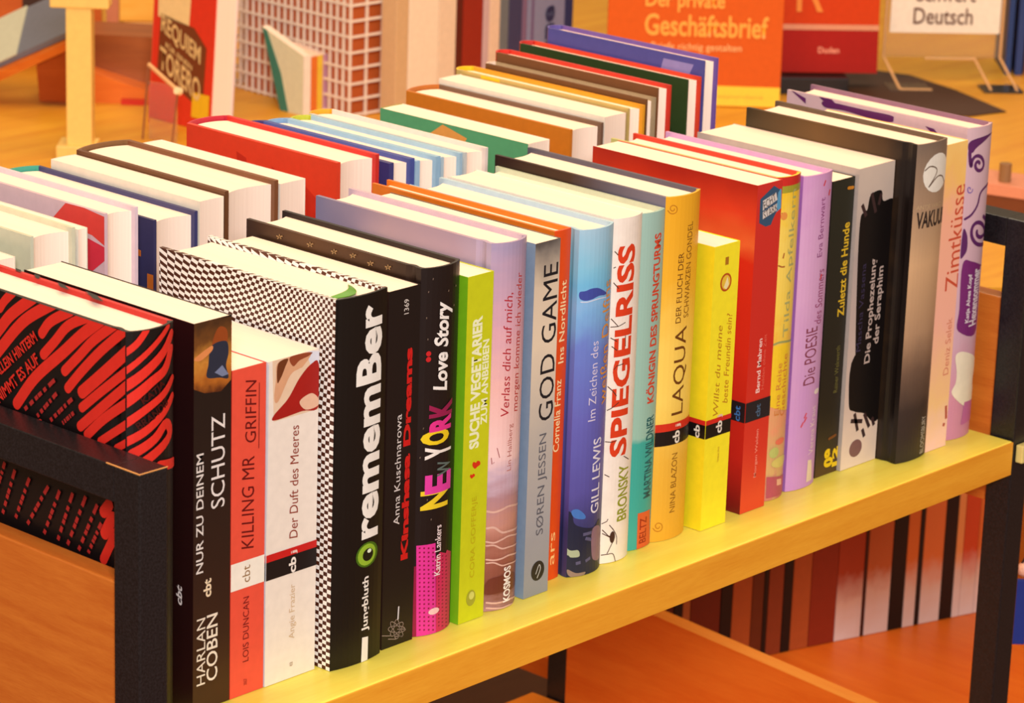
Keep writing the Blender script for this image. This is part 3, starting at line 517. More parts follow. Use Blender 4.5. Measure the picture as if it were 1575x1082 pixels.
   ('T','s','title_lettering','Cornelia Franz',(.008,.0895),(.008,.139),.0059,(255,225,170),.01,0),
   ('T','s','title_lettering','Ins Nordlicht',(.0097,.1501),(.0097,.2061),.0055,(255,225,170),.01,0),
   ('T','s','publisher_lettering','ars',(.0085,.0104),(.0085,.0333),.004,(255,200,130),0,0),
 ]),
 ({'key':'blue_sea_hardcover','x0':.274,'w':.0336,'y0':-.0015,'h':.2388,'d':.155,'kind':'hc','bulge':.0055,'joint':True,'left':'bluespine','spine':'bluespine','right':(176,205,222),'board':.0028}, [
   ('P','s','wave_print',[(.0014,.1973),(.0049,.1979),(.009,.1991),(.015,.1985),(.0231,.194),(.0217,.1927),(.0153,.1932),(.0093,.1917),(.0044,.1914),(.0015,.1932)],(62,76,160)),
   ('S','s','wave_print',[(.0023,.1906),(.006,.1903),(.0112,.191),(.0166,.1913),(.0234,.1907)],.0009,(205,215,235)),
   ('P','s','reef_print',[(-.011,.049),(.0013,.0458),(.0045,.0367),(.0185,.0322),(.0288,.0341),(.0343,-.0042),(.0209,-.0026),(.0059,-.0014),(-.008,.0051)],(30,34,60)),
   ('P','s','reef_print',[(.0016,.0467),(.0057,.0475),(.0112,.0424),(.0104,.04),(.0036,.0418)],(70,120,195)),
   ('P','s','reef_print',[(-.0078,.0229),(-.0024,.0233),(.0015,.0191),(.0068,.0185),(.0078,.0141),(.0023,.014),(.0002,.0158),(-.0069,.0167)],(170,180,150)),
   ('P','s','reef_print',[(.0005,.0056),(.0058,.0025),(.0132,.002),(.0103,-.0008),(.0043,-.0006),(.001,.0017)],(150,125,110)),
   ('P','s','reef_print',[(.0186,.0314),(.0296,.0286),(.0313,.0082),(.0215,.0083),(.0183,.0152)],(140,105,125)),
   ('M','s','reef_print',[[(.0055,.0093),(.0089,.0097)],[(.0128,.0097),(.0173,.0112)],[(-.0051,.0065),(-.0039,.0058)],[(.0099,.0291),(.0175,.0291)],[(.012,.0261),(.0178,.0239)]],.0022,(88,85,120)),
   ('T','s','title_lettering','Im Zeichen des',(.0133,.1079),(.0133,.1626),.0065,(218,208,232),0,0),
   ('T','s','title_lettering','weißen Delfins',(.0246,.1171),(.0246,.2019),.0101,(226,150,60),0,0),
   ('T','s','author_lettering','GILL LEWIS',(.02,.0422),(.02,.0949),.0087,(232,226,238),.01,0),
 ]),
 ({'key':'cracked_white_novel','x0':.309,'w':.029,'y0':0,'h':.24,'d':.15,'kind':'pb','bulge':.004,'left':(246,232,214),'spine':(249,236,222)}, [
   ('T','s','title_lettering','SPIEGELRISS',(.0112,.075),(.0112,.2218),.0152,(222,62,26),.035,0),
   ('T','s','author_lettering','BRONSKY',(.0173,.0282),(.0173,.0677),.011,(150,156,36),.02,0),
   ('M','s','crack_print',[[(.0006,.1255),(.0042,.1218),(.007,.1181)],[(.0008,.1087),(.0039,.1101),(.0092,.1135)],[(.0005,.0869),(.0049,.086),(.0086,.0867)],[(.0044,.1368),(.006,.1391),(.0119,.1398)],[(.0161,.0741),(.0226,.0702)],[(.0009,.1722),(.006,.1664),(.0118,.1684)],[(.0008,.1665),(.006,.1664)],[(.0011,.159),(.0056,.1561)],[(.002,.1531),(.0059,.1498)],[(.0015,.1968),(.0052,.1924)],[(.0011,.2067),(.0026,.2074)],[(.0014,.2181),(.0038,.2154)],[(.0124,.1592),(.0128,.1516)],[(.001,.0244),(.0053,.0196),(.0102,.0174)],[(.0005,.0287),(.0039,.0301),(.0047,.0317)],[(.0058,.0272),(.0099,.0222),(.0124,.0173),(.0127,.0121)],[(.0102,.0169),(.0066,.0099),(.0049,.0067)],[(.0009,.0063),(.005,.0063),(.0097,.0058),(.0122,.0001)],[(.0011,.0218),(.0081,.0174)],[(.001,.0637),(.0043,.0616)]],.0006,(84,52,40)),
   ('E','s','crack_print',(.0086,.0181),.0022,.0042,(70,40,35)),
 ]),
 ({'key':'teal_hardcover','x0':.3415,'w':.0238,'y0':.0034,'h':.2372,'d':.152,'kind':'hc','bulge':.0025,'left':(186,200,150),'spine':'tealspine','right':(196,208,180),'board':.0022}, [
   ('T','s','title_lettering','KÖNIGIN DES SPRUNGTURMS',(.0145,.1034),(.0145,.222),.0093,(214,70,42),.03,0),
   ('T','s','author_lettering','MARTINA WILDNER',(.0164,.0355),(.0164,.0943),.0089,(32,96,96),.02,0),
   ('P','s','publisher_label',[(.0073,.026),(.0214,.0255),(.0242,-.0029),(.0077,-.0004)],(226,98,48)),
   ('T','s','publisher_lettering','BELTZ',(.0133,.0034),(.0133,.0218),.0075,(160,40,20),.02,0),
 ]),
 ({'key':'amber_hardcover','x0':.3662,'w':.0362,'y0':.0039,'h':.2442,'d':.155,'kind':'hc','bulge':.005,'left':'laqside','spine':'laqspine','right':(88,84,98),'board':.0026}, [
   ('T','s','title_lettering','LAQUA',(.0181,.0899),(.0181,.1523),.0135,(110,62,14),0,0),
   ('T','s','title_lettering','DER FLUCH DER',(.0134,.1555),(.0134,.2046),.0049,(110,62,14),0,0),
   ('T','s','title_lettering','SCHWARZEN GONDEL',(.0213,.1581),(.0213,.2248),.0056,(140,92,20),0,0),
   ('T','s','author_lettering','NINA BLAZON',(.0165,.0193),(.0165,.0622),.0055,(150,100,26),0,0),
   ('R','s','publisher_band',0,.0689,.0362,.0792,(25,15,14)),
   ('R','s','publisher_band',0,.0792,.0362,.0848,(214,48,26)),
   ('T','s','publisher_lettering','cb',(.017,.0692),(.017,.0784),.007,(240,230,215),.03,0),
   ('T','s','publisher_lettering','j',(.0185,.08),(.0185,.0833),.0058,(240,200,180),0,0),
   ('S','s','ornament_print',[(.0057,.2361),(.0057,.2353),(.0051,.2348),(.0041,.2348),(.0031,.2357),(.0029,.237),(.0036,.2382),(.0051,.2385),(.0068,.2376),(.0078,.2358),(.0073,.2338),(.0055,.2328),(.0031,.2332),(.0014,.2352)],.0006,(190,120,25)),
   ('S','s','ornament_print',[(.006,.0109),(.006,.0101),(.0053,.0096),(.0043,.0097),(.0034,.0106),(.0031,.012),(.0038,.0132),(.0054,.0135),(.0072,.0125),(.0082,.0105),(.0077,.0084),(.0058,.0074),(.0033,.008),(.0015,.0101)],.0006,(190,120,25)),
 ]),
 ({'key':'yellow_paperback','x0':.409,'w':.0272,'y0':-.0058,'h':.2042,'d':.128,'kind':'pb','left':(250,226,34),'spine':(255,238,44)}, [
   ('T','s','title_lettering','Willst du meine',(.01,.0824),(.01,.1471),.0057,(196,140,30),0,.3),
   ('T','s','title_lettering','beste Freundin sein?',(.0197,.089),(.0197,.1542),.0058,(200,130,30),0,.3),
   ('E','s','emblem_print',(.0137,.1772),.0061,.0065,(190,80,24)),
   ('E','s','emblem_print',(.0137,.1772),.0046,.0051,(238,196,60)),
   ('P','s','emblem_print',[(.0115,.1739),(.0152,.181),(.017,.1752),(.0145,.172)],(248,232,170)),
   ('T','s','small_print','I',(.0137,.1896),(.0137,.1951),.0036,(180,120,30),0,0),
   ('T','s','author_lettering','Hortense Ullrich',(.0151,.0477),(.0151,.0586),.0022,(190,140,40),0,0),
   ('R','s','publisher_band',0,.0672,.0272,.0771,(22,14,14)),
   ('R','s','publisher_band',0,.0771,.0272,.0805,(214,40,30)),
   ('R','l','publisher_band',0,.0672,.024,.0771,(22,14,14)),
   ('R','l','publisher_band',0,.0771,.024,.0805,(214,40,30)),
   ('T','s','publisher_lettering','cb',(.0142,.0688),(.0142,.0778),.0065,(240,230,215),.03,0),
   ('T','s','publisher_lettering','j',(.0148,.0795),(.0148,.0824),.0058,(240,200,180),0,0),
   ('T','l','publisher_lettering','cb',(.0072,.0669),(.0072,.0763),.0051,(240,230,215),.03,0),
 ]),
 ({'key':'scarlet_paperback','x0':.456,'w':.0275,'y0':-.003,'h':.2388,'d':.15,'kind':'pb','left':'redside','spine':'redspine'}, [
   ('P','s','badge_print',[(.0033,.2286),(.018,.2359),(.0265,.2313),(.0259,.2215),(.0187,.2119),(.0168,.2084),(.011,.208),(.0036,.2117)],(52,86,116)),
   ('P','s','badge_print',[(.0064,.2271),(.0206,.2308),(.0226,.2253),(.0067,.22)],(222,214,206)),
   ('P','s','badge_print',[(.0068,.2191),(.024,.2232),(.024,.218),(.0072,.2139)],(222,214,206)),
   ('P','s','badge_print',[(.0256,.2328),(.0264,.2317),(.0269,.2185),(.0219,.2165),(.0229,.2304)],(90,160,200)),
   ('T','s','badge_lettering','ECHT',(.0074,.2232),(.0202,.2279),.0058,(70,60,60),0,0),
   ('T','s','badge_lettering','STARK',(.0081,.2162),(.023,.2206),.0059,(90,80,80),0,0),
   ('T','s','title_lettering','Bernd Mahren',(.0123,.0876),(.0123,.1271),.0044,(255,215,205),.02,0),
   ('T','s','title_lettering','Helden ohne Zeit',(.0175,.089),(.0175,.1294),.003,(240,110,90),0,0),
   ('T','s','author_lettering','Morgan Walden',(.0149,.0244),(.0149,.0603),.0037,(250,150,130),.01,0),
   ('R','s','publisher_band',0,.0678,.0275,.0823,(34,30,36)),
   ('R','l','publisher_band',0,.0678,.03,.0823,(30,24,30)),
   ('T','s','publisher_lettering','cbt',(.0139,.0697),(.0139,.079),.0052,(80,110,140),.02,0),
   ('T','l','publisher_lettering','cbt',(.0067,.0681),(.0067,.0792),.0052,(60,120,190),.02,0),
 ]),
 ({'key':'patchwork_hardcover','x0':.4868,'w':.0268,'y0':.0046,'h':.238,'d':.152,'kind':'hc','bulge':.004,'left':(200,196,120),'spine':'tilspine','right':(214,60,40),'board':.0024}, [
   ('R','s','head_strip',0,.2315,.0268,.238,(206,44,36)),
   ('R','s','head_strip',0,.2265,.0268,.2315,(165,160,50)),
   ('P','s','patch_print',[(.0043,.113),(.0084,.1154),(.0299,.1117),(.0294,.0679),(.0265,.0641),(.007,.0696),(.0041,.074),(.0033,.0966)],(246,208,44)),
   ('S','s','patch_print',[(.004,.1169),(.0108,.1179),(.0296,.1152)],.0017,(160,165,100)),
   ('T','s','title_lettering','Tilda Apfelkern',(.0157,.121),(.0157,.2283),.0079,(176,176,110),0,0),
   ('T','s','small_print','Eine Reise',(.0103,.0636),(.0103,.1023),.0048,(214,130,60),0,0),
   ('T','s','small_print','Geschichte',(.0164,.0622),(.0164,.1082),.0058,(214,130,60),0,0),
   ('M','s','patch_print',[[(.004,.1747),(.0067,.1734),(.0096,.1733)],[(.0042,.2123),(.0086,.2108)],[(.0074,.1795),(.0083,.1833)]],.001,(170,90,40)),
   ('E','s','patch_print',(.0064,.2101),.0027,.0028,(230,150,70)),
   ('E','s','patch_print',(.0177,.0275),.01,.0041,(216,200,110)),
   ('E','s','patch_print',(.0099,.0357),.0047,.004,(190,196,110)),
   ('E','s','patch_print',(.016,.0433),.0056,.0025,(236,120,90)),
   ('P','s','patch_print',[(.0043,.0185),(.0305,.0144),(.0303,.0017),(.0049,.0021)],(186,84,100)),
   ('P','s','patch_print',[(.0143,.0148),(.0205,.0139),(.0213,.0091),(.0147,.0101)],(236,180,150)),
 ]),
 ({'key':'lavender_hardcover','x0':.5178,'w':.0334,'y0':.0051,'h':.2335,'d':.152,'kind':'hc','bulge':.0035,'left':(168,112,190),'spine':'lavspine','right':(206,160,206),'board':.0024}, [
   ('T','s','title_lettering','Die POESIE',(.0165,.0785),(.0165,.1211),.0132,(136,62,82),0,0),
   ('T','s','title_lettering','des Sommers',(.0229,.1222),(.0229,.1628),.01,(160,80,120),0,.2),
   ('T','s','author_lettering','Eva Bernwart',(.0196,.1726),(.0196,.2159),.006,(150,80,130),0,0),
   ('M','s','flower_print',[[(.0198,.2267),(.0211,.226)],[(.0276,.2185),(.0296,.2176)],[(.0224,.1578),(.0239,.157)],[(.0138,.0558),(.0149,.0551)],[(.0109,.0495),(.012,.0488)],[(.0141,.0528),(.0152,.052)],[(-.0043,.198),(-.0031,.1974)]],.0043,(220,70,80)),
   ('E','s','flower_print',(.0278,.071),.0042,.0021,(240,225,215)),
   ('P','s','publisher_label',[(.0206,.0203),(.026,.0193),(.0284,.0034),(.02,.0035)],(236,214,190)),
   ('T','s','author_lettering','Verena Kraus',(.0242,.0241),(.0242,.0603),.0066,(240,215,215),0,0),
 ]),
 ({'key':'black_crime_paperback','x0':.5572,'w':.0262,'y0':.0085,'h':.2228,'d':.135,'kind':'pb','left':(26,22,18),'spine':'zulspine'}, [
   ('T','s','title_lettering','Zuletzt die Hunde',(.0191,.1195),(.0191,.1897),.0079,(226,186,40),.02,0),
   ('T','s','author_lettering','Rainer Wekwerth',(.0186,.0619),(.0186,.0973),.0048,(110,105,52),0,0),
   ('T','s','publisher_lettering','09',(.0156,.0052),(.0156,.0197),.0112,(238,200,24),.06,0),
   ('T','s','publisher_lettering','12',(.0231,.0042),(.0231,.0193),.0064,(238,200,24),.05,0),
   ('S','s','small_print',[(.0145,.0272),(.0222,.0285)],.0024,(120,70,30)),
   ('S','s','small_print',[(.0186,.2153),(.024,.2149)],.0027,(200,130,30)),
 ]),
 ({'key':'black_feather_novel','x0':.5842,'w':.0428,'y0':.0056,'h':.2282,'d':.15,'kind':'pb','left':(180,168,160),'spine':'serspine'}, [
   ('P','s','feather_print',[(.0045,.19),(.0085,.195),(.0046,.2),(.0119,.1959),(.0153,.2067),(.0279,.2082),(.0312,.1998),(.0442,.1983),(.0476,.1739),(.0521,.1172),(.0514,.0703),(.0524,.0401),(.0196,.0473),(.0104,.0788),(.005,.1526)],(14,9,10)),
   ('P','s','feather_print',[(.0084,.087),(.0514,.0812),(.0478,.0491),(.0437,.032),(.0355,.0309),(.0252,.0391),(.013,.0433),(.0052,.0509)],(14,9,10)),
   ('E','s','seal_print',(.0172,.014),.0077,.0067,(130,90,90)),
   ('M','s','feather_print',[[(.0131,.0418),(.0182,.0273)],[(.0252,.0391),(.0324,.0271)],[(.009,.0368),(.0234,.0336)],[(.024,.0274),(.0271,.0208)],[(.0352,.0339),(.0383,.0273)],[(.0056,.2012),(.0112,.1917)],[(.0164,.208),(.0226,.1926)],[(.0281,.206),(.0256,.1978)]],.0032,(60,40,40)),
   ('T','s','title_lettering','Die Prophezeiung',(.025,.0782),(.025,.1576),.0089,(196,176,166),.02,0),
   ('T','s','title_lettering','der Seraphim',(.0343,.0912),(.0343,.1503),.0089,(196,176,166),.02,0),
   ('T','s','author_lettering','Mascha Vassena',(.0123,.0895),(.0123,.156),.0056,(58,50,78),0,0),
   ('T','s','small_print','heyne fliegt',(.045,.1054),(.045,.165),.0041,(90,84,76),0,0),
 ]),
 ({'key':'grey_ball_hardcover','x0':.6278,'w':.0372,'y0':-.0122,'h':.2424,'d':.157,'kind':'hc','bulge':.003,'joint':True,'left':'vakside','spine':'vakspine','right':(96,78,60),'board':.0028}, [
   ('E','s','ball_print',(.0232,.2191),.0164,.0146,(238,232,218)),
   ('M','s','ball_print',[[(.008,.2225),(.0138,.225),(.0211,.2227),(.0216,.2183),(.0134,.2096)],[(.0134,.2096),(.0233,.2159),(.0308,.2152),(.0357,.2098)]],.001,(110,90,75)),
   ('T','s','title_lettering','VAKUUM',(.0033,.1857),(.042,.1847),.0126,(46,34,30),.03,0),
   ('T','s','author_lettering','ANTJE WAGNER',(.0025,.195),(.0409,.1937),.0041,(200,170,130),0,0),
   ('T','s','publisher_lettering','BLOOMSBURY',(.0298,.0025),(.0298,.0316),.0062,(200,190,175),0,0),
 ]),
 ({'key':'peach_paperback','x0':.6658,'w':.0262,'y0':-.012,'h':.2365,'d':.13,'kind':'pb','left':(250,190,150),'spine':'zimspine'}, [
   ('T','s','title_lettering','Zimtküsse',(.0188,.1232),(.0188,.2035),.0169,(214,84,54),0,0),
   ('T','s','author_lettering','Deniz Selek',(.0193,.0572),(.0193,.1014),.0068,(226,140,110),0,0),
   ('M','s','small_print',[[(.0205,.0178),(.0231,.0172)],[(.023,.0322),(.0243,.0216)]],.0026,(190,90,70)),
 ]),
 ({'key':'swirl_hardcover','x0':.7005,'w':.0318,'y0':-.005,'h':.2425,'d':.168,'kind':'hc','bulge':.0035,'left':(206,178,186),'spine':'swirlspine','right':(142,104,128),'board':.0026}, [
   ('P','s','swirl_print',[(.0017,.2313),(.0092,.2342),(.0322,.2353),(.0232,.2328),(.0099,.2276),(.0056,.2237),(.0022,.2247)],(92,36,96)),
   ('S','s','swirl_print',[(.003,.2246),(.004,.2165),(.0052,.2135),(.0053,.2164),(.0062,.2187),(.0078,.2202),(.01,.2208),(.0126,.2203),(.0152,.219),(.0173,.217),(.0188,.2148),(.0192,.2126),(.0186,.2108),(.0173,.2096),(.0154,.209),(.0135,.2091),(.0117,.2098),(.0104,.2109),(.0095,.2122),(.0091,.2135),(.0093,.2147),(.0098,.2156),(.0105,.2161),(.0115,.2162),(.0124,.2159),(.0131,.2154),(.0136,.2147)],.003,(92,36,96)),
   ('S','s','swirl_print',[(.0346,.1966),(.019,.1924),(.0151,.1828),(.0092,.1763),(.0032,.1733)],.0022,(92,36,96)),
   ('S','s','swirl_print',[(.0081,.1956),(.008,.1947),(.0077,.194),(.0072,.1935),(.0066,.1932),(.006,.1931),(.0054,.1932),(.0048,.1934),(.0043,.1938),(.0039,.1944),(.0037,.1949),(.0035,.1955),(.0035,.1961),(.0036,.1966),(.0038,.197),(.0041,.1972),(.0044,.1974),(.0047,.1974),(.005,.1973),(.0053,.1971),(.0055,.1969),(.0057,.1966),(.0058,.1963),(.0058,.1961),(.0057,.1959)],.001,(130,100,170)),
   ('S','s','swirl_print',[(.0256,.1718),(.0347,.1664),(.0382,.1609),(.039,.1556),(.037,.1514),(.0329,.1491),(.0235,.1503),(.0172,.1525),(.013,.1559),(.0107,.1598),(.0103,.1637),(.0115,.1669),(.0141,.1686),(.0179,.1687),(.0222,.1672),(.0269,.1643),(.0308,.1608),(.0317,.158),(.029,.1566),(.0252,.1562),(.0218,.1566),(.0192,.1577),(.0175,.1591),(.0168,.1606),(.0168,.1619)],.0034,(92,36,96)),
   ('P','s','swirl_print',[(.0023,.1653),(.0061,.1604),(.007,.1499),(.004,.1444),(.0016,.1446)],(92,36,96)),
   ('P','s','swirl_print',[(.004,.1384),(.0133,.1393),(.0331,.1312),(.0266,.1299),(.0287,.0825),(.0048,.0859),(.0041,.104)],(120,40,112)),
   ('T','s','title_lettering','Katja Alves Kopf',(.0133,.0914),(.0133,.1296),.0057,(226,214,220),.03,0),
   ('T','s','title_lettering','Hexensommer',(.0209,.0878),(.0209,.1324),.0114,(226,214,220),.03,0),
   ('P','s','figure_print',[(.0039,.0669),(.0112,.0691),(.0291,.0616),(.0337,.0542),(.0299,.043),(.0343,.0295),(.0343,.0234),(.0178,.0247),(.0031,.0366),(.0057,.0454),(.0058,.0545)],(240,228,200)),
   ('P','s','figure_print',[(.0174,.0279),(.0339,.0265),(.036,.0106),(.0146,.0101)],(196,110,160)),
   ('P','l','swirl_print',[(.1497,.2389),(.1651,.2433),(.1494,.2348)],(92,36,96)),
   ('P','l','swirl_print',[(.131,.2399),(.0946,.2399),(.0695,.24),(.0667,.2375),(.0691,.2349),(.0852,.2342),(.1124,.236),(.1307,.2354)],(92,36,96)),
   ('P','l','swirl_print',[(.1386,.2433),(.1257,.2429),(.12,.2391),(.1309,.2387)],(92,36,96)),
   ('P','l','swirl_print',[(.0376,.2376),(.0297,.2369),(.026,.2342),(.032,.234)],(92,36,96)),
 ]),
]
LABELS = {
 'zebra_letter': 'black hardcover with slanting red letter stripes, first book at the left frame',
 'black_thriller': 'thick black paperback lettered SCHUTZ with small photo of a girl at the spine top',
 'red_paperback': 'short red paperback with dark handwritten title and white publisher band',
 'white_novel': 'short white paperback with girl photo on its spine and a red and black band',
 'checkered_thriller': 'thick black book with checkered sides and large white title rememBer',
 'kinshasa_novel': 'slim black paperback with red stencil title, right of the checkered book',
 'new_york_novel': 'dark brown hardcover with pink skyline and coloured letters NEW YORK Love Story',
 'lime_paperback': 'lime green paperback about vegetarians with white title and red hearts',
 'beach_novel': 'lilac and pink hardcover with sand waves at the foot and red title',
 'silver_paperback': 'silver grey paperback with dark title GOD GAME',
 'orange_hardcover': 'narrow orange hardcover squeezed between the silver and the blue book',
 'blue_sea_hardcover': 'blue hardcover with sea surface and dark reef print',
 'cracked_white_novel': 'cream white book with big red title and thin crack lines',
 'teal_hardcover': 'slim pale teal hardcover with red title and orange publisher label at the foot',
 'amber_hardcover': 'amber yellow hardcover with thin brown title LAQUA and dark slate side',
 'yellow_paperback': 'short bright yellow paperback with round brown emblem',
 'scarlet_paperback': 'scarlet red paperback with blue badge at the spine top and black band',
 'patchwork_hardcover': 'yellow patchwork hardcover with red head strip, right of the scarlet paperback',
 'lavender_hardcover': 'lavender hardcover with purple lettering and small red flowers',
 'black_crime_paperback': 'black paperback with yellow title lettering and yellow number at the foot',
 'black_feather_novel': 'grey paperback with black feathery blot and pinkish title lettering',
 'grey_ball_hardcover': 'black sided hardcover with grey brown spine and a cream split ball on top',
 'peach_paperback': 'peach paperback with orange script title Zimtküsse',
 'swirl_hardcover': 'pale mauve hardcover with purple swirls, last book at the right frame',
}
# ---------------------------------------------------------------- structure
flm = wood('floor_boards', (150, 86, 40), (120, 66, 30), 0, .4)
fl = box('floor', (-4, -4, -1.02), (7, 7, -1.0), flm); fl['kind'] = 'structure'
wl = box('wall_back', (-4, 6.6, -1), (7, 6.7, 2.2), flat((222, 190, 140), .8)); wl['kind'] = 'structure'
wr = box('wall_right', (6.6, -4, -1), (6.7, 6.6, 2.2), flat((222, 190, 140), .8)); wr['kind'] = 'structure'

# ---------------------------------------------------------------- book trolley
tro = thing('book_trolley', 'book trolley with black square steel frame and yellow wooden shelf carrying two rows of books', 'trolley', (.31, .18, -1.0))
def tp(name, a, b, m, bev=0.0):
    o = (.31, .18, -1.0)
    return box(name, [a[i]-o[i] for i in range(3)], [b[i]-o[i] for i in range(3)], m, tro, bev)
yel = wood('yellow_beech', (246, 222, 82), (254, 238, 102), 0, 1.0, .34)
org = wood('orange_beech', (196, 100, 32), (214, 122, 44), 1, 1.6, .36)
tp('shelf_board', (-.1105, -.0405, -.027), (.7395, .40, 0), yel, .0012)
tp('edge_strip', (-.1105, -.0415, -.0268), (.7395, -.0405, -.0006), wood('shaded_edge_banding', (228, 150, 38), (242, 172, 52), 0, 1.0, .34), .0003)  # edge strip's darker orange also puts the front's weaker light into its colour
bk = metal_black()
for (xa, xb, zt) in ((-.1325, -.1115, .1785), (.742, .764, .1705)):
    tp('post', (xa, -.04, -1.0), (xb, -.018, zt), bk, .0012)
    tp('post', (xa, .4, -1.0), (xb, .422, zt), bk, .0012)
    tp('top_rail', (xa, -.0185, zt-.022), (xb, .4005, zt-.0001), bk, .0006)
    tp('end_panel', (xa+.003, -.018, -.055), (xb-.004, .4, .1075), org, .001)
    tp('foot_rail', (xa, -.018, -.93), (xb, .4, -.91), bk, .001)
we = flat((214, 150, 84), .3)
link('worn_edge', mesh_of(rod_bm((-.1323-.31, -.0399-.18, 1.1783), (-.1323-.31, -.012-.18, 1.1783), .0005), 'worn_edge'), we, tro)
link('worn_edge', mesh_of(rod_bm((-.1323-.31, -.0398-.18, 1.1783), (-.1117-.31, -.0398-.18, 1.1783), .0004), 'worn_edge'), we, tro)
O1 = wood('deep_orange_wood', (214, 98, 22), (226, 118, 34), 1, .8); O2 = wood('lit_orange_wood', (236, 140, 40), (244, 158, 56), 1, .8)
for (xa, xb) in ((-.128, -.1135), (.742, .7565)):
    pl = link('lower_end_panel', mesh_of(prism_bm([(-.018-.18, -.5+1), (.4-.18, -.5+1), (.4-.18, -.2385+1), (-.018-.18, -.2635+1)], xa-.31, xb-.31, 0), 'lower_end_panel'), O1, tro)
    link('edge_strip', mesh_of(prism_bm([(-.018-.18, -.2635+1), (.4-.18, -.2385+1), (.4-.18, -.238+1), (-.018-.18, -.263+1)], xa-.0004-.31, xb+.0004-.31, 0), 'edge_strip'), O2, pl)
tp('lower_shelf_board', (-.11, .02, -.381), (.7395, .436, -.355), O2, .001)
tp('shelf_bracket', (.745, -.047, -.018), (.86, -.0405, -.004), flat((236, 214, 130), .3), .001)

# ---------------------------------------------------------------- front row
row1 = {}
for k, prints in BOOK_DATA:
    row1[k['key']] = make_book(k, prints, LABELS[k['key']], 'books in the front row on the trolley')
# green ribbon lying over the head of the checkered book
rb = bmesh.new(); L_ = []
for i in range(17):
    t = i/16
    x = .0085+.027*t; y = .012-.0085*math.sin(t*PI)*1.0+.012*t; z = .2343+.0016*math.sin(t*PI)+.0002
    ww = .0016+.0022*math.sin(t*PI)
    L_.append((rb.verts.new((x, y-ww, z)), rb.verts.new((x, y+ww, z+.0004))))
for i in range(16): rb.faces.new((L_[i][0], L_[i+1][0], L_[i+1][1], L_[i][1]))
o = link('ribbon_bookmark', mesh_of(rb, 'ribbon'), flat((84, 150, 30)), row1['checkered_thriller']); o['label'] = 'green ribbon bookmark'
sm = o.modifiers.new('s', 'SOLIDIFY'); sm.thickness = .0004

# ---------------------------------------------------------------- back row (fore-edges towards us)
WHT = (240, 228, 208)
ROW2 = [ # x0, x1, h, kind, left, right, spine, depth, label
 (-.052, -.0245, .233, 'pb', (226, 216, 206), WHT, WHT, .150, 'cream paperback at the left end of the back row, cut by the frame'),
 (-.0125, .0235, .2435, 'hc', (200, 204, 180), (214, 214, 186), (206, 206, 180), .160, 'pale sage hardcover in the back row, second from the left'),
 (.0255, .0335, .2415, 'pb', (238, 232, 216), (222, 224, 206), (230, 226, 210), .150, 'very thin cream booklet in the back row beside the pink rose cover'),
 (.0475, .0755, .248, 'hc', (214, 186, 196), (226, 204, 216), (220, 190, 200), .158, 'pale pink hardcover with red petal print in the back row'),
 (.0885, .1265, .2365, 'hc', (52, 52, 92), (60, 62, 110), (60, 160, 140), .160, 'navy sided hardcover with yellow edge and teal spine in the back row'),
 (.128, .1495, .2425, 'pb', (240, 230, 210), WHT, WHT, .150, 'plain white paperback in the back row leaning on the dark brown hardcover'),
 (.1505, .1985, .2455, 'hc', (104, 64, 36), (124, 78, 48), (120, 84, 48), .150, 'thick white paged hardcover with dark brown boards in the back row'),
 (.2, .2235, .2425, 'pb', (240, 230, 214), (240, 232, 216), WHT, .145, 'white paperback in the back row between brown and red hardcover'),
 (.253, .2935, .2485, 'hc', (222, 62, 34), (206, 44, 38), (190, 36, 60), .152, 'thick bright red hardcover in the back row'),
 (.3035, .3285, .240, 'hc', (60, 58, 120), (70, 84, 160), (70, 60, 120), .150, 'narrow hardcover with navy boards right of the thick red one'),
 (.3295, .3545, .2375, 'hc', (160, 196, 226), (150, 192, 222), (130, 170, 210), .152, 'hardcover with light blue boards, first of three pale ones in the back row'),
 (.3555, .377, .2362, 'hc', (180, 206, 220), (160, 198, 222), (190, 200, 60), .153, 'hardcover with light blue boards and yellow green spine in the back row'),
 (.379, .4035, .236, 'hc', (206, 212, 210), (230, 220, 214), (236, 170, 40), .158, 'whitish hardcover with yellow spine top in the back row left of the green cover'),
 (.4455, .469, .232, 'pb', (88, 164, 116), (240, 232, 216), (160, 160, 80), .150, 'paperback with green cover in the back row'),
 (.4915, .5285, .2355, 'hc', (204, 120, 30), (112, 84, 66), (190, 110, 40), .168, 'ochre brown hardcover in the back row behind the amber book'),
 (.5295, .5545, .2395, 'pb', (240, 230, 212), (176, 150, 108), WHT, .170, 'thick white paperback in the back row right of the ochre brown hardcover'),
 (.5555, .5755, .242, 'hc', (198, 172, 100), (232, 160, 36), (244, 196, 20), .176, 'slim hardcover with mustard patterned board and yellow spine in the back row'),
 (.5765, .588, .246, 'hc', (110, 72, 40), (166, 148, 116), (222, 206, 190), .165, 'thin hardcover with brown board beside the slim red one in the back row'),
 (.589, .6055, .253, 'hc', (120, 76, 44), (206, 52, 36), (206, 40, 30), .165, 'slim hardcover with bright red back board and red rounded spine in the back row'),
 (.624, .641, .2545, 'hc', (46, 72, 36), (214, 62, 36), (190, 40, 36), .172, 'slim hardcover with dark green front and red back board near the back row right end'),
 (.643, .6605, .2665, 'hc', (82, 82, 156), (110, 84, 164), (90, 80, 160), .160, 'tallest slim blue hardcover at the right end of the back row'),
]
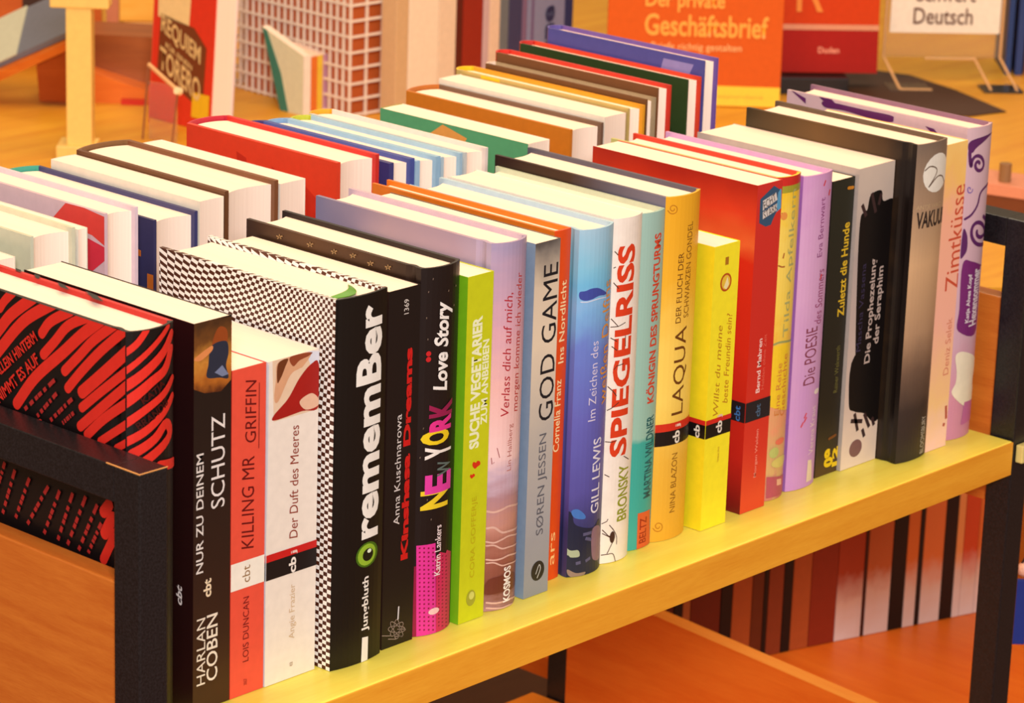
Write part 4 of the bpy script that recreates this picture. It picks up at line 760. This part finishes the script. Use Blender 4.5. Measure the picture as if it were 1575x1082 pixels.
for i, (a, b, h, kd, lf, rt, spc, dp, lab) in enumerate(ROW2):
    # built with the spine at y=0, then turned half round so that the spine points away
    k = dict(w=b-a, d=dp, h=h, kind=kd, left=rt, right=lf, spine=spc, bulge=.006 if (kd == 'hc' and b-a > .015) else (.002 if kd == 'hc' else .001), board=.0034 if i in (6, 8) else (.0045 if i in (9, 10) else (.0017 if b-a < .019 else .0026)))
    r = make_book(k, [], lab, 'books in the back row on the trolley', rotz=PI, loc=(b, .20+dp, 0))
    def face(pts, col, nm='cover_print'):   # printing on the cover that faces left (x = w after the turn)
        bm = bmesh.new(); bm.faces.new([bm.verts.new((k['w']+.00015, dp-u, v)) for u, v in pts])
        link(nm, mesh_of(bm, nm), flat(col), r)
    if i == 3:
        face([(0, .246), (.02, .248), (.038, .2475), (.05, .236), (.044, .2335), (.03, .233), (.012, .2315), (0, .227)], (222, 66, 60), 'petal_print')
        face([(.0, .226), (.015, .2285), (.024, .229), (.022, .21), (.018, .203), (.0, .217)], (214, 50, 72), 'petal_print')
    if i == 4:
        face([(.0, .18), (.006, .18), (.006, .2), (0, .2)], (200, 110, 40)); face([(.012, .21), (.018, .21), (.018, .215), (.012, .214)], (200, 110, 40))
    if i == 13:
        face([(.0, .214), (.03, .2165), (.02, .206), (0, .2)], (236, 160, 80), 'arc_print'); face([(.06, .225), (.085, .231), (.1, .2205), (.07, .21)], (232, 160, 80), 'arc_print')
    if i == 16:
        face([(.13, .242), (.15, .242), (.15, .232), (.13, .232)], (244, 200, 30))
    if i == 19:
        for q in range(9):
            face([(.008+.014*q, .19+.006*(q % 4)), (.018+.014*q, .2), (.014+.014*q, .215+.006*(q % 3))], (70, 112, 52) if q % 2 else (26, 44, 24), 'leaf_print')
    if i == 20:
        face([(.01, .262), (.04, .262), (.045, .245), (.02, .24)], (150, 140, 200)); face([(.004, .245), (.014, .25), (.012, .23), (.004, .228)], (176, 166, 214))
    if i == 8:
        face([(.09, .235), (.1, .238), (.098, .222), (.088, .226)], (190, 40, 22)); face([(.06, .232), (.064, .234), (.062, .21), (.058, .215)], (196, 46, 24)); face([(.02, .22), (.03, .226), (.028, .19), (.018, .2)], (200, 46, 26))

# ---------------------------------------------------------------- display table behind
FW = Vector((.742, .670, 0)); RT = Vector((.670, -.742, 0))   # the line of the table, seen square-on
tb_o = Vector((1.3, 1.0, 0))
table = thing('display_table', 'large orange wooden display table behind the trolley', 'table', (1.5, 1.3, -1.0))
tabm = wood('orange_table_wood', (208, 142, 34), (222, 166, 46), 0, .7, .4)
def tbx(name, poly, z0, z1, m):
    return link(name, mesh_of(prism_bm([(p[0]-1.5, p[1]-1.3) for p in poly], z0+1, z1+1), name), m, table)
tbx('table_top', [(.32, .95), (1.25, .06), (3.4, 1.6), (2.2, 3.2), (.9, 2.5)], -.03, 0.0, tabm)
for p in ((1.62, .60), (3.1, 1.6), (2.1, 2.8), (.62, 1.2)):
    tbx('leg', [(p[0]-.03, p[1]-.03), (p[0]+.03, p[1]-.03), (p[0]+.03, p[1]+.03), (p[0]-.03, p[1]+.03)], -1.0, -.03, tabm)
FA = math.atan2(-.742, .670)     # rotation that makes local x run along the picture plane
def facing(base, name, label, cat, turn=0.0, z=0.0, group=None):
    return thing(name, label, cat, (base[0], base[1], z), FA+turn, group)
def tilt_children(root, ang, axis='X'):
    for c in root.children:
        c.matrix_parent_inverse = Matrix.Rotation(ang, 4, axis)
def label_text(root, txt, x0, x1, z0, z1, y, mat, name='lettering', bold=0.0):
    bm = text_bm(txt, bold, 0)
    for v in bm.verts: v.co = Vector((x0+(x1-x0)*v.co.x, y, z0+(z1-z0)*v.co.y))
    me = bpy.data.meshes.new(name); bm.to_mesh(me); bm.free(); return link(name, me, mat, root)

# orange business letter book
r = facing((1.4406,.8546), 'upright_book', 'large orange book with yellow title Der private Geschäftsbrief, standing upright', 'book')
box('cover', (-.096, 0, 0), (.094, .004, .25), flat((214, 92, 18), .7, .2), r, .0005)
box('page_block', (-.093, .004, .002), (.088, .018, .248), paper(), r)
box('back_cover', (-.096, .018, 0), (.094, .022, .25), flat((232, 100, 30)), r, .0005)
box('yellow_band', (-.094, -.0006, .001), (.0938, -.0001, .0225), flat((250, 206, 20)), r)
OY = flat((246, 166, 34))
label_text(r, 'Der private', -.056, .030, .101, .124, -.0008, OY, 'title_lettering', .02)
label_text(r, 'Geschäftsbrief', -.056, .078, .075, .099, -.0008, OY, 'title_lettering', .02)
label_text(r, 'Briefe richtig gestalten', -.048, .050, .058, .068, -.0008, flat((248, 196, 120)), 'subtitle_lettering')
label_text(r, 'Geschäftskorrespondenz', -.04, .076, .008, .014, -.0010, flat((250, 170, 10)), 'small_lettering')
tilt_children(r, -.12)
# red dictionary
r = facing((1.6173,.8065), 'upright_book', 'red book with large yellow letter R and pale stripe, right of the orange book', 'book', .10)
box('cover', (-.056, 0, .02), (.056, .005, .24), flat((208, 64, 10), .7, .2), r, .0005)
box('page_block', (-.054, .005, .022), (.052, .03, .238), paper(), r)
box('back_cover', (-.056, .03, .02), (.056, .034, .24), flat((214, 60, 22)), r, .0005)
box('lower_field', (-.0558, -.0004, .0205), (.0558, -.0001, .068), flat((168, 28, 18), .7, .2), r)
box('stripe', (-.0558, -.0008, .068), (.0558, -.0004, .074), flat((222, 150, 110)), r)
label_text(r, 'R', -.038, -.008, .088, .145, -.0008, flat((236, 140, 40)), 'letter', .0)
label_text(r, 'Duden', -.012, .012, .042, .049, -.001, flat((240, 150, 120)), 'lettering', .03)
tilt_children(r, -.10)
r = facing((1.6173,.8065), 'book_stand', 'low black stand under the red book', 'stand', .10)
box('base', (-.062, -.02, 0), (.02, .055, .019), flat((26, 22, 24)), r, .001)
# sign in a clear stand
r = facing((1.7527,.7486), 'sign_holder', 'clear acrylic sign holder with white card reading Schwert Deutsch', 'sign', .09)
ac = glassy(); ae = flat((226, 176, 120), .2)
box('card', (-.062, -.0005, .058), (.064, .0005, .21), flat((250, 236, 214), .6), r)
box('sheet', (-.066, .001, .03), (.068, .0035, .21), ac, r)
DK = flat((104, 62, 40))
label_text(r, 'Schwert', -.034, .034, .094, .112, -.0012, DK, 'lettering', .01)
label_text(r, 'Deutsch', -.036, .032, .068, .087, -.0012, DK, 'lettering', .01)
for sx in (-1, 1):
    e = rod_bm((sx*.067, 0, .21), (sx*.067, 0, .03), .0016); rod_bm((sx*.067, 0, .03), (sx*.067-.0+.012, -.045, .002), .0016, bm=e)
    rod_bm((sx*.067+.012, -.045, .002), (sx*.067+.048, -.045, .002), .0016, bm=e) if sx < 0 else rod_bm((sx*.067-.03, 0, .03), (sx*.067-.018, -.045, .002), .0016, bm=e)
    link('edge', mesh_of(e, 'edge'), ae, r)
box('foot', (-.067, -.05, .0), (-.02, -.012, .0025), ac, r); box('foot', (.04, -.05, .0), (.085, -.012, .0025), ac, r)
link('rim', mesh_of(rod_bm((-.02, -.002, .029), (.036, -.002, .029), .0015), 'rim'), ae, r)
# dark sheet that paints the sign's shadow on the table
r = thing('sign_shadow', 'dark brown pointed sheet painting the shadow of the sign holder on the table', 'mat', (1.7, .7, 0))  # no real mat, the sheet stands in for the sign's shadow
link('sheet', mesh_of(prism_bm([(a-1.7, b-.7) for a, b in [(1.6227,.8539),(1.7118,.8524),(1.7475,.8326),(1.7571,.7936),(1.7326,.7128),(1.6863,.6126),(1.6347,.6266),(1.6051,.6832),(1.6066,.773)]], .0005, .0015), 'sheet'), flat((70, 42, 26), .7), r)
# blue books at right edge
r0 = (1.8502,.7274)
for j, (dx, wv, c, lab) in enumerate(((0, .007, (30, 62, 120), 'narrow dark blue folder left of the others at the right edge'), (.0115, .009, (36, 60, 118), 'second dark blue folder at the right edge'), (.0235, .03, (226, 150, 110), 'salmon pink folder at the far right edge'))):
    r = facing((r0[0]+RT.x*dx, r0[1]+RT.y*dx), 'folder', lab, 'folder')
    box('cover', (0, 0, 0), (wv, .09, .2), flat(c), r, .0008); box('page_block', (.001, .002, .002), (wv-.001, .0905, .201), paper(), r)
    box('spine_label', (.001, -.0005, .12), (wv-.001, 0, .15), flat((200, 196, 200) if j < 2 else (240, 220, 200)), r)
r = facing((1.3201,.3758), 'small_box', 'flat salmon box with brown lower side at the right edge of the table', 'box', -.45)
box('body', (-.03, 0, 0), (.14, .05, .014), flat((120, 64, 36)), r, .001); box('lid', (-.032, -.002, .014), (.142, .052, .026), flat((222, 146, 112)), r, .001)
link('knob', mesh_of(rod_bm((.004, .012, .026), (.004, .012, .044), .006, 12), 'knob'), flat((150, 110, 70)), r)

# wire mesh basket
bx = (1.1085,1.0509)
WM = flat((236, 222, 206), .35)
r = thing('wire_basket', 'tall white wire mesh basket behind the back row of books', 'basket', (bx[0], bx[1], 0), -.05)
H_ = .225
me_v = mesh_of(rod_bm((0, 0, 0), (0, 0, H_), .0017, 4), 'wire'); me_v.materials.append(WM)
me_fx = mesh_of(rod_bm((0, 0, 0), (.068, 0, 0), .0017, 4), 'wire'); me_fx.materials.append(WM)
me_ly = mesh_of(rod_bm((0, 0, 0), (0, .2, 0), .0017, 4), 'wire'); me_ly.materials.append(WM)
def wire(me, loc):
    o = bpy.data.objects.new('wire', me); COL.objects.link(o); o.parent = r; o.location = loc
for i in range(4): wire(me_v, (.0227*i, 0, 0)); wire(me_v, (.0227*i, .2, 0))
for i in range(1, 20): wire(me_v, (0, .0105*i, 0)); wire(me_v, (.068, .0105*i, 0))
for j in range(14):
    z = .003+.0168*j
    wire(me_fx, (0, -.001, z)); wire(me_fx, (0, .201, z)); wire(me_ly, (-.001, 0, z)); wire(me_ly, (.069, 0, z))
box('liner', (.004, .010, .001), (.064, .174, .12), flat((196, 96, 40), .6), r)
# leaflets in front of the basket
lx = (1.0792,1.0906)
for j, (dx, wv, c, lab, hh, dd) in enumerate(((0, .010, (222, 222, 186), 'pale brochure with green print, leftmost of the bundle by the wire basket', .064, .056), (.0105, .009, (228, 120, 44), 'orange brochure in the bundle by the wire basket', .062, .044), (.0195, .008, (236, 200, 60), 'yellow brochure in the bundle by the wire basket', .062, .044), (.0275, .016, (206, 156, 176), 'pink brochure, rightmost of the bundle by the wire basket', .062, .04))):
    r = thing('brochure', lab, 'brochure', (lx[0]+dx, lx[1], 0), 0, 'brochures by the wire basket')
    poly = [(0, 0), (dd*.62, 0), (dd*1.15, hh+(.022 if j == 0 else .006)), (0, hh)]
    link('sheets', mesh_of(prism_bm([(a, b) for a, b in poly], .0006, wv-.0006, 0), 'sheets'), paper(), r)
    link('cover', mesh_of(prism_bm(poly, 0, .0006, 0), 'cover'), flat(c), r); link('back_cover', mesh_of(prism_bm(poly, wv-.0006, wv, 0), 'back_cover'), flat(c), r)
    box('fold', (0, -.001, 0), (wv, 0, hh), flat(c if j else (246, 236, 216)), r)
    if j == 0:
        link('green_print', mesh_of(prism_bm([(.022, .0), (.0345, 0), (.0635, .085), (.056, .083), (.034, .04)], -.0004, -.0001, 0), 'print'), flat((60, 130, 110)), r)
# requiem book
qx = (.9494,1.0941)
r = thing('upright_book', 'red paperback with cream slanted lettering REQUIEM TORERO at the left behind the trolley', 'book', (qx[0], qx[1], 0), 0)
box('cover', (0, 0, 0), (.002, .092, .165), flat((222, 52, 28)), r); box('page_block', (.002, .001, .001), (.030, .090, .150), paper(), r)
box('back_cover', (.030, 0, 0), (.032, .092, .165), flat((230, 214, 214)), r)
box('spine', (0, .092, 0), (.032, .094, .165), flat((228, 70, 50)), r)
def side(pts, c, nm, e=-.0003):
    bm = bmesh.new(); bm.faces.new([bm.verts.new((e, a, b)) for a, b in pts]); return link(nm, mesh_of(bm, nm), flat(c), r)
side([(.036, .168-.008), (.088, .160), (.086, .108), (.038, .105)], (246, 214, 150), 'price_sticker')
side([(.010, .086), (.030, .104), (.082, .112), (.084, .052), (.012, .020)], (120, 56, 24), 'title_field')
side([(.002, .038), (.028, .038), (.028, .012), (.002, .012)], (240, 190, 30), 'yellow_label', -.0005)
def side_text(txt, y0, y1, z0, z1):
    bm = text_bm(txt, .02, 0)
    for v in bm.verts: v.co = Vector((-.0008, y0+(y1-y0)*v.co.x, z0+(z1-z0)*v.co.y+(y0+(y1-y0)*v.co.x-.05)*.42))
    me = bpy.data.meshes.new('title_lettering'); bm.to_mesh(me); bm.free(); link('title_lettering', me, flat((232, 196, 130)), r)
side_text('REQUIEM', .080, .018, .078, .100); side_text('TORERO', .080, .016, .042, .066); side_text('FÜR EINEN', .072, .03, .068, .075)
tilt_children(r, .06, 'Y')
# clear bracket
r = facing((.8996,1.0982), 'acrylic_stand', 'small clear acrylic book stand left of the red paperback', 'stand')
link('top_edge', mesh_of(rod_bm((-.022, .0, .078), (.010, -.02, .056), .0022), 'edge'), ae, r)
link('side_edge', mesh_of(rod_bm((-.022, .0, .078), (-.028, .0, 0), .0011), 'edge'), flat((150, 90, 60), .3), r)
link('side_edge', mesh_of(rod_bm((.010, -.02, .056), (.004, -.02, 0), .0011), 'edge'), flat((150, 90, 60), .3), r)
link('panel', mesh_of(prism_bm([(-.022, 0), (.008, -.018), (.009, -.017), (-.021, .001)], .001, .06), 'panel'), ac, r)
link('knob', mesh_of(rod_bm((.009, -.024, .057), (.012, -.02, .055), .004, 12), 'knob'), flat((255, 232, 180), .15), r)

# row of spines right of the basket
bx = (1.1478,1.022)
xx = bx[0]; spines = [(.019, (214, 178, 132), 'tan'), (.046, (246, 228, 200), 'wide cream'), (.027, (236, 212, 182), 'beige'), (.010, (92, 24, 18), 'narrow maroon'), (.032, (150, 38, 24), 'dark red'), (.010, (206, 176, 176), 'pale lilac'), (.017, (236, 206, 176), 'cream speckled'), (.014, (110, 116, 120), 'grey'), (.022, (62, 62, 96), 'dark slate blue'), (.008, (128, 100, 130), 'narrow mauve'), (.062, (136, 140, 170), 'grey blue lettered'), (.014, (44, 52, 96), 'navy')]
for j, (wv, c, nm) in enumerate(spines):
    dp_ = .022 if j < 2 else .14
    r = thing('upright_book', nm+' book spine in the row right of the wire basket', 'book', (xx, bx[1]-.0*j, 0), 0, 'blurred books on the display table')
    box('cover', (0, 0, 0), (wv-.0008, dp_, .24), flat(c), r, .001)
    box('page_block', (.0015, .002, .0015), (wv-.0023, dp_+.0005, .2405), paper(), r)
    if nm.startswith('grey blue'):
        bm = text_bm('une B', .03, 0)
        for v in bm.verts: v.co = Vector((.044-.022*v.co.y, -.0006, .034+.09*v.co.x))
        me = bpy.data.meshes.new('lettering'); bm.to_mesh(me); bm.free(); link('lettering', me, flat((40, 44, 84)), r)
        link('edge_line', mesh_of(box_bm(.006, -.0004, 0, .010, 0, .24), 'line'), flat((112, 92, 130)), r)
    xx += wv
# left side: post, slanted stand, boxes
px_ = (.7806,1.0965)
r = facing(px_, 'display_pole', 'cream painted square pole with cross plate at its top, left behind the trolley', 'pole')
CRM = flat((244, 204, 110), .4)
box('shaft', (-.0125, -.012, 0), (.0125, .012, .19), CRM, r, .001); box('cross_plate', (-.028, -.014, .153), (.030, .014, .19), CRM, r, .002); box('foot_plate', (-.022, -.02, 0), (.016, .02, .016), CRM, r, .001)
wd = (.8908,1.2962)
r = facing(wd, 'slanted_stand', 'slanted orange wooden book rest at the left edge', 'stand', z=.004); r.rotation_euler.x = .42
link('board', mesh_of(prism_bm([(-.085, .002), (.045, .076), (.042, .084), (-.09, .012)], 0, .10, 1), 'board'), wood('red_beech', (204, 100, 30), (222, 126, 44), 0, 1), r)
link('support', mesh_of(prism_bm([(.0, 0), (.035, 0), (.035, .066), (.0, .046)], .005, .09, 1), 'support'), wood('dark_red_beech', (150, 62, 22), (168, 78, 30), 0, 1), r)
r = facing(wd, 'booklet', 'blue grey and white booklet lying on the slanted wooden rest', 'booklet'); r.rotation_euler.x = .42; r.location.z += .006
link('cover', mesh_of(prism_bm([(-.075, .0185), (.042, .084), (.040, .090), (-.078, .024)], .006, .092, 1), 'cover'), flat((116, 118, 130)), r)
link('white_field', mesh_of(prism_bm([(-.0765, .0235), (-.02, .0565), (-.0205, .0578), (-.077, .0248)], .005, .093, 1), 'field'), flat((206, 206, 180)), r)
link('yellow_dot', mesh_of(prism_bm([(-.072, .0262), (-.06, .033), (-.061, .0345), (-.073, .0275)], .004, .05, 1), 'dot'), flat((240, 190, 60)), r)
yb = (1.1754,1.4507)
r = facing(yb, 'wooden_crate', 'light yellow wooden crate at the back left of the table', 'crate', .1)
YW = wood('pale_yellow_wood', (240, 180, 66), (250, 200, 90), 0, 1)
for j in range(3): box('plank', (-.03, 0, .002+.03*j), (.09, .008, .0305+.03*j), YW, r, .001)
box('side', (-.03, .008, .002), (-.024, .12, .092), YW, r); box('side', (.084, .008, .002), (.09, .12, .092), YW, r); box('base', (-.03, .008, 0), (.09, .12, .004), YW, r)
box('corner_strip', (-.045, -.002, 0), (-.031, .01, .1), flat((206, 130, 90)), r)
db = (.9775,1.2452)
r = facing(db, 'shadow_block', 'dark brown block painting a shadowy area, with sloping side, between pole and red paperback', 'block', 0.0)
link('body', mesh_of(prism_bm([(-.055, .034), (.055, .004), (.06, .0), (.06, .066), (-.055, .068)], .03, .10, 1), 'body'), wood('brown_shade_wood', (140, 74, 30), (164, 92, 40), 0, 1), r)  # brown shadow area given shape as a dark block
link('front_wedge', mesh_of(prism_bm([(-.055, 0), (.05, 0), (.05, .004), (-.055, .036)], .0, .06, 1), 'wedge'), wood('orange_wedge', (214, 104, 26), (226, 124, 40), 0, 1), r)
box('red_strip', (-.012, -.006, .0), (.014, .0, .006), flat((206, 44, 20)), r)
r = facing((1.0561,1.469), 'back_panel', 'reddish brown wooden panel standing at the far left of the table', 'panel', 0)
box('board', (-.10, 0, 0), (.052, .012, .2), wood('panel_wood', (184, 84, 28), (200, 100, 36), 0, .5), r)
box('dark_slot', (-.036, -.001, .056), (.004, 0, .075), flat((60, 34, 22)), r)

# ---------------------------------------------------------------- lower unit under the table (turned a little)
A_ = Vector((.835, .372)); B_ = Vector((1.18, .268))
O1 = wood('deep_orange_wood', (214, 98, 22), (226, 118, 34), 1, .8)
tbx('lower_shelf', [(.80, .62), (1.7, .34), (1.6, -.14), (.79, .02)], -.37, -.35, O1)
tbx('back_board', [(.30, .80), (.88, .66), (.88, .67), (.30, .81)], -.45, -.1, wood('brown_back', (214, 132, 80), (224, 146, 92), 0, .5))
dirn = (B_-A_).normalized(); ang = math.atan2(dirn.y, dirn.x)
LB = [-.0138,.0139,.0236,.032,.0645,.0773,.0987,.1117,.1167,.1334,.1436,.1642,.1938,.2237,.2275,.2555,.2723,.2861,.2915,.3155,.3303,.3389,.3562,.3784,.4024]   # spine edges along the shelf, metres
LCOL = [(92, 30, 16), (16, 10, 12), (180, 100, 50), (110, 34, 16), (18, 10, 12), (176, 84, 36), (104, 44, 20), (20, 12, 12), (140, 60, 30), (16, 10, 12), (176, 84, 38), (140, 44, 22), (156, 54, 26), (60, 20, 14), (178, 88, 44), (12, 9, 12), (200, 98, 40), (20, 12, 14), (206, 104, 50), (22, 12, 14), (214, 130, 70), (190, 64, 28), (200, 96, 40), (130, 50, 26)]
names = ['maroon', 'first black', 'tan', 'dark russet', 'second black', 'orange brown', 'umber', 'thin black', 'russet', 'middle black', 'cinnamon', 'dark red', 'brick red', 'thin maroon', 'wide caramel', 'widest black', 'narrow orange', 'thinnest black', 'orange pale footed', 'last black', 'narrow sand', 'red pale footed', 'amber', 'chestnut']
for j in range(len(LB)-1):
    s, wv, c = LB[j], LB[j+1]-LB[j], LCOL[j]
    p = A_+dirn*s
    lab = names[j]+' spine '+('between %s and %s' % (names[j-1], names[j+1]) if 0 < j < len(LB)-2 else 'at the end')+' on the lower shelf'
    r = thing('lower_book', lab, 'book', (p.x, p.y, -.35), ang, 'books on the lower shelf')
    hh = .25+.012*((j*7) % 4)
    pale = j >= 12 and max(c) > 100
    if pale:
        m = ramp_mat('pale_foot_%d' % j, 2, [(0, (216, 196, 190)), (.036+.004*(j % 3), (206, 166, 146)), (.066, c), (.26, c)], .1)  # pale lower part: reflected light faded into the cover colour
    else: m = flat(c)
    box('cover', (0, 0, 0), (wv-.0006, .13, hh), m, r, .0006)
    box('page_block', (.001, .002, .001), (wv-.0016, .1305, hh+.0004), paper(), r)
# blue tag and small things right of the post
r = thing('key_tag', 'dark blue cloth tag with pale bead hanging right of the black post', 'tag', ((.8419,.0127)[0], (.8419,.0127)[1], -.15), FA)
box('cloth', (-.012, -.002, -.06), (.012, .002, -.004), flat((24, 44, 130), .7), r, .001)
b2 = bmesh.new(); bmesh.ops.create_icosphere(b2, subdivisions=2, radius=.006); link('bead', mesh_of(b2, 'bead'), flat((240, 180, 150)), r, (.006, -.004, .006))
iv = (Matrix.Translation(r.location) @ Matrix.Rotation(FA, 4, 'Z')).inverted()
link('cord', mesh_of(rod_bm(tuple(iv @ Vector((.85, -.044, -.0205))), (.0, -.001, .0), .0008), 'cord'), flat((40, 34, 40)), r)
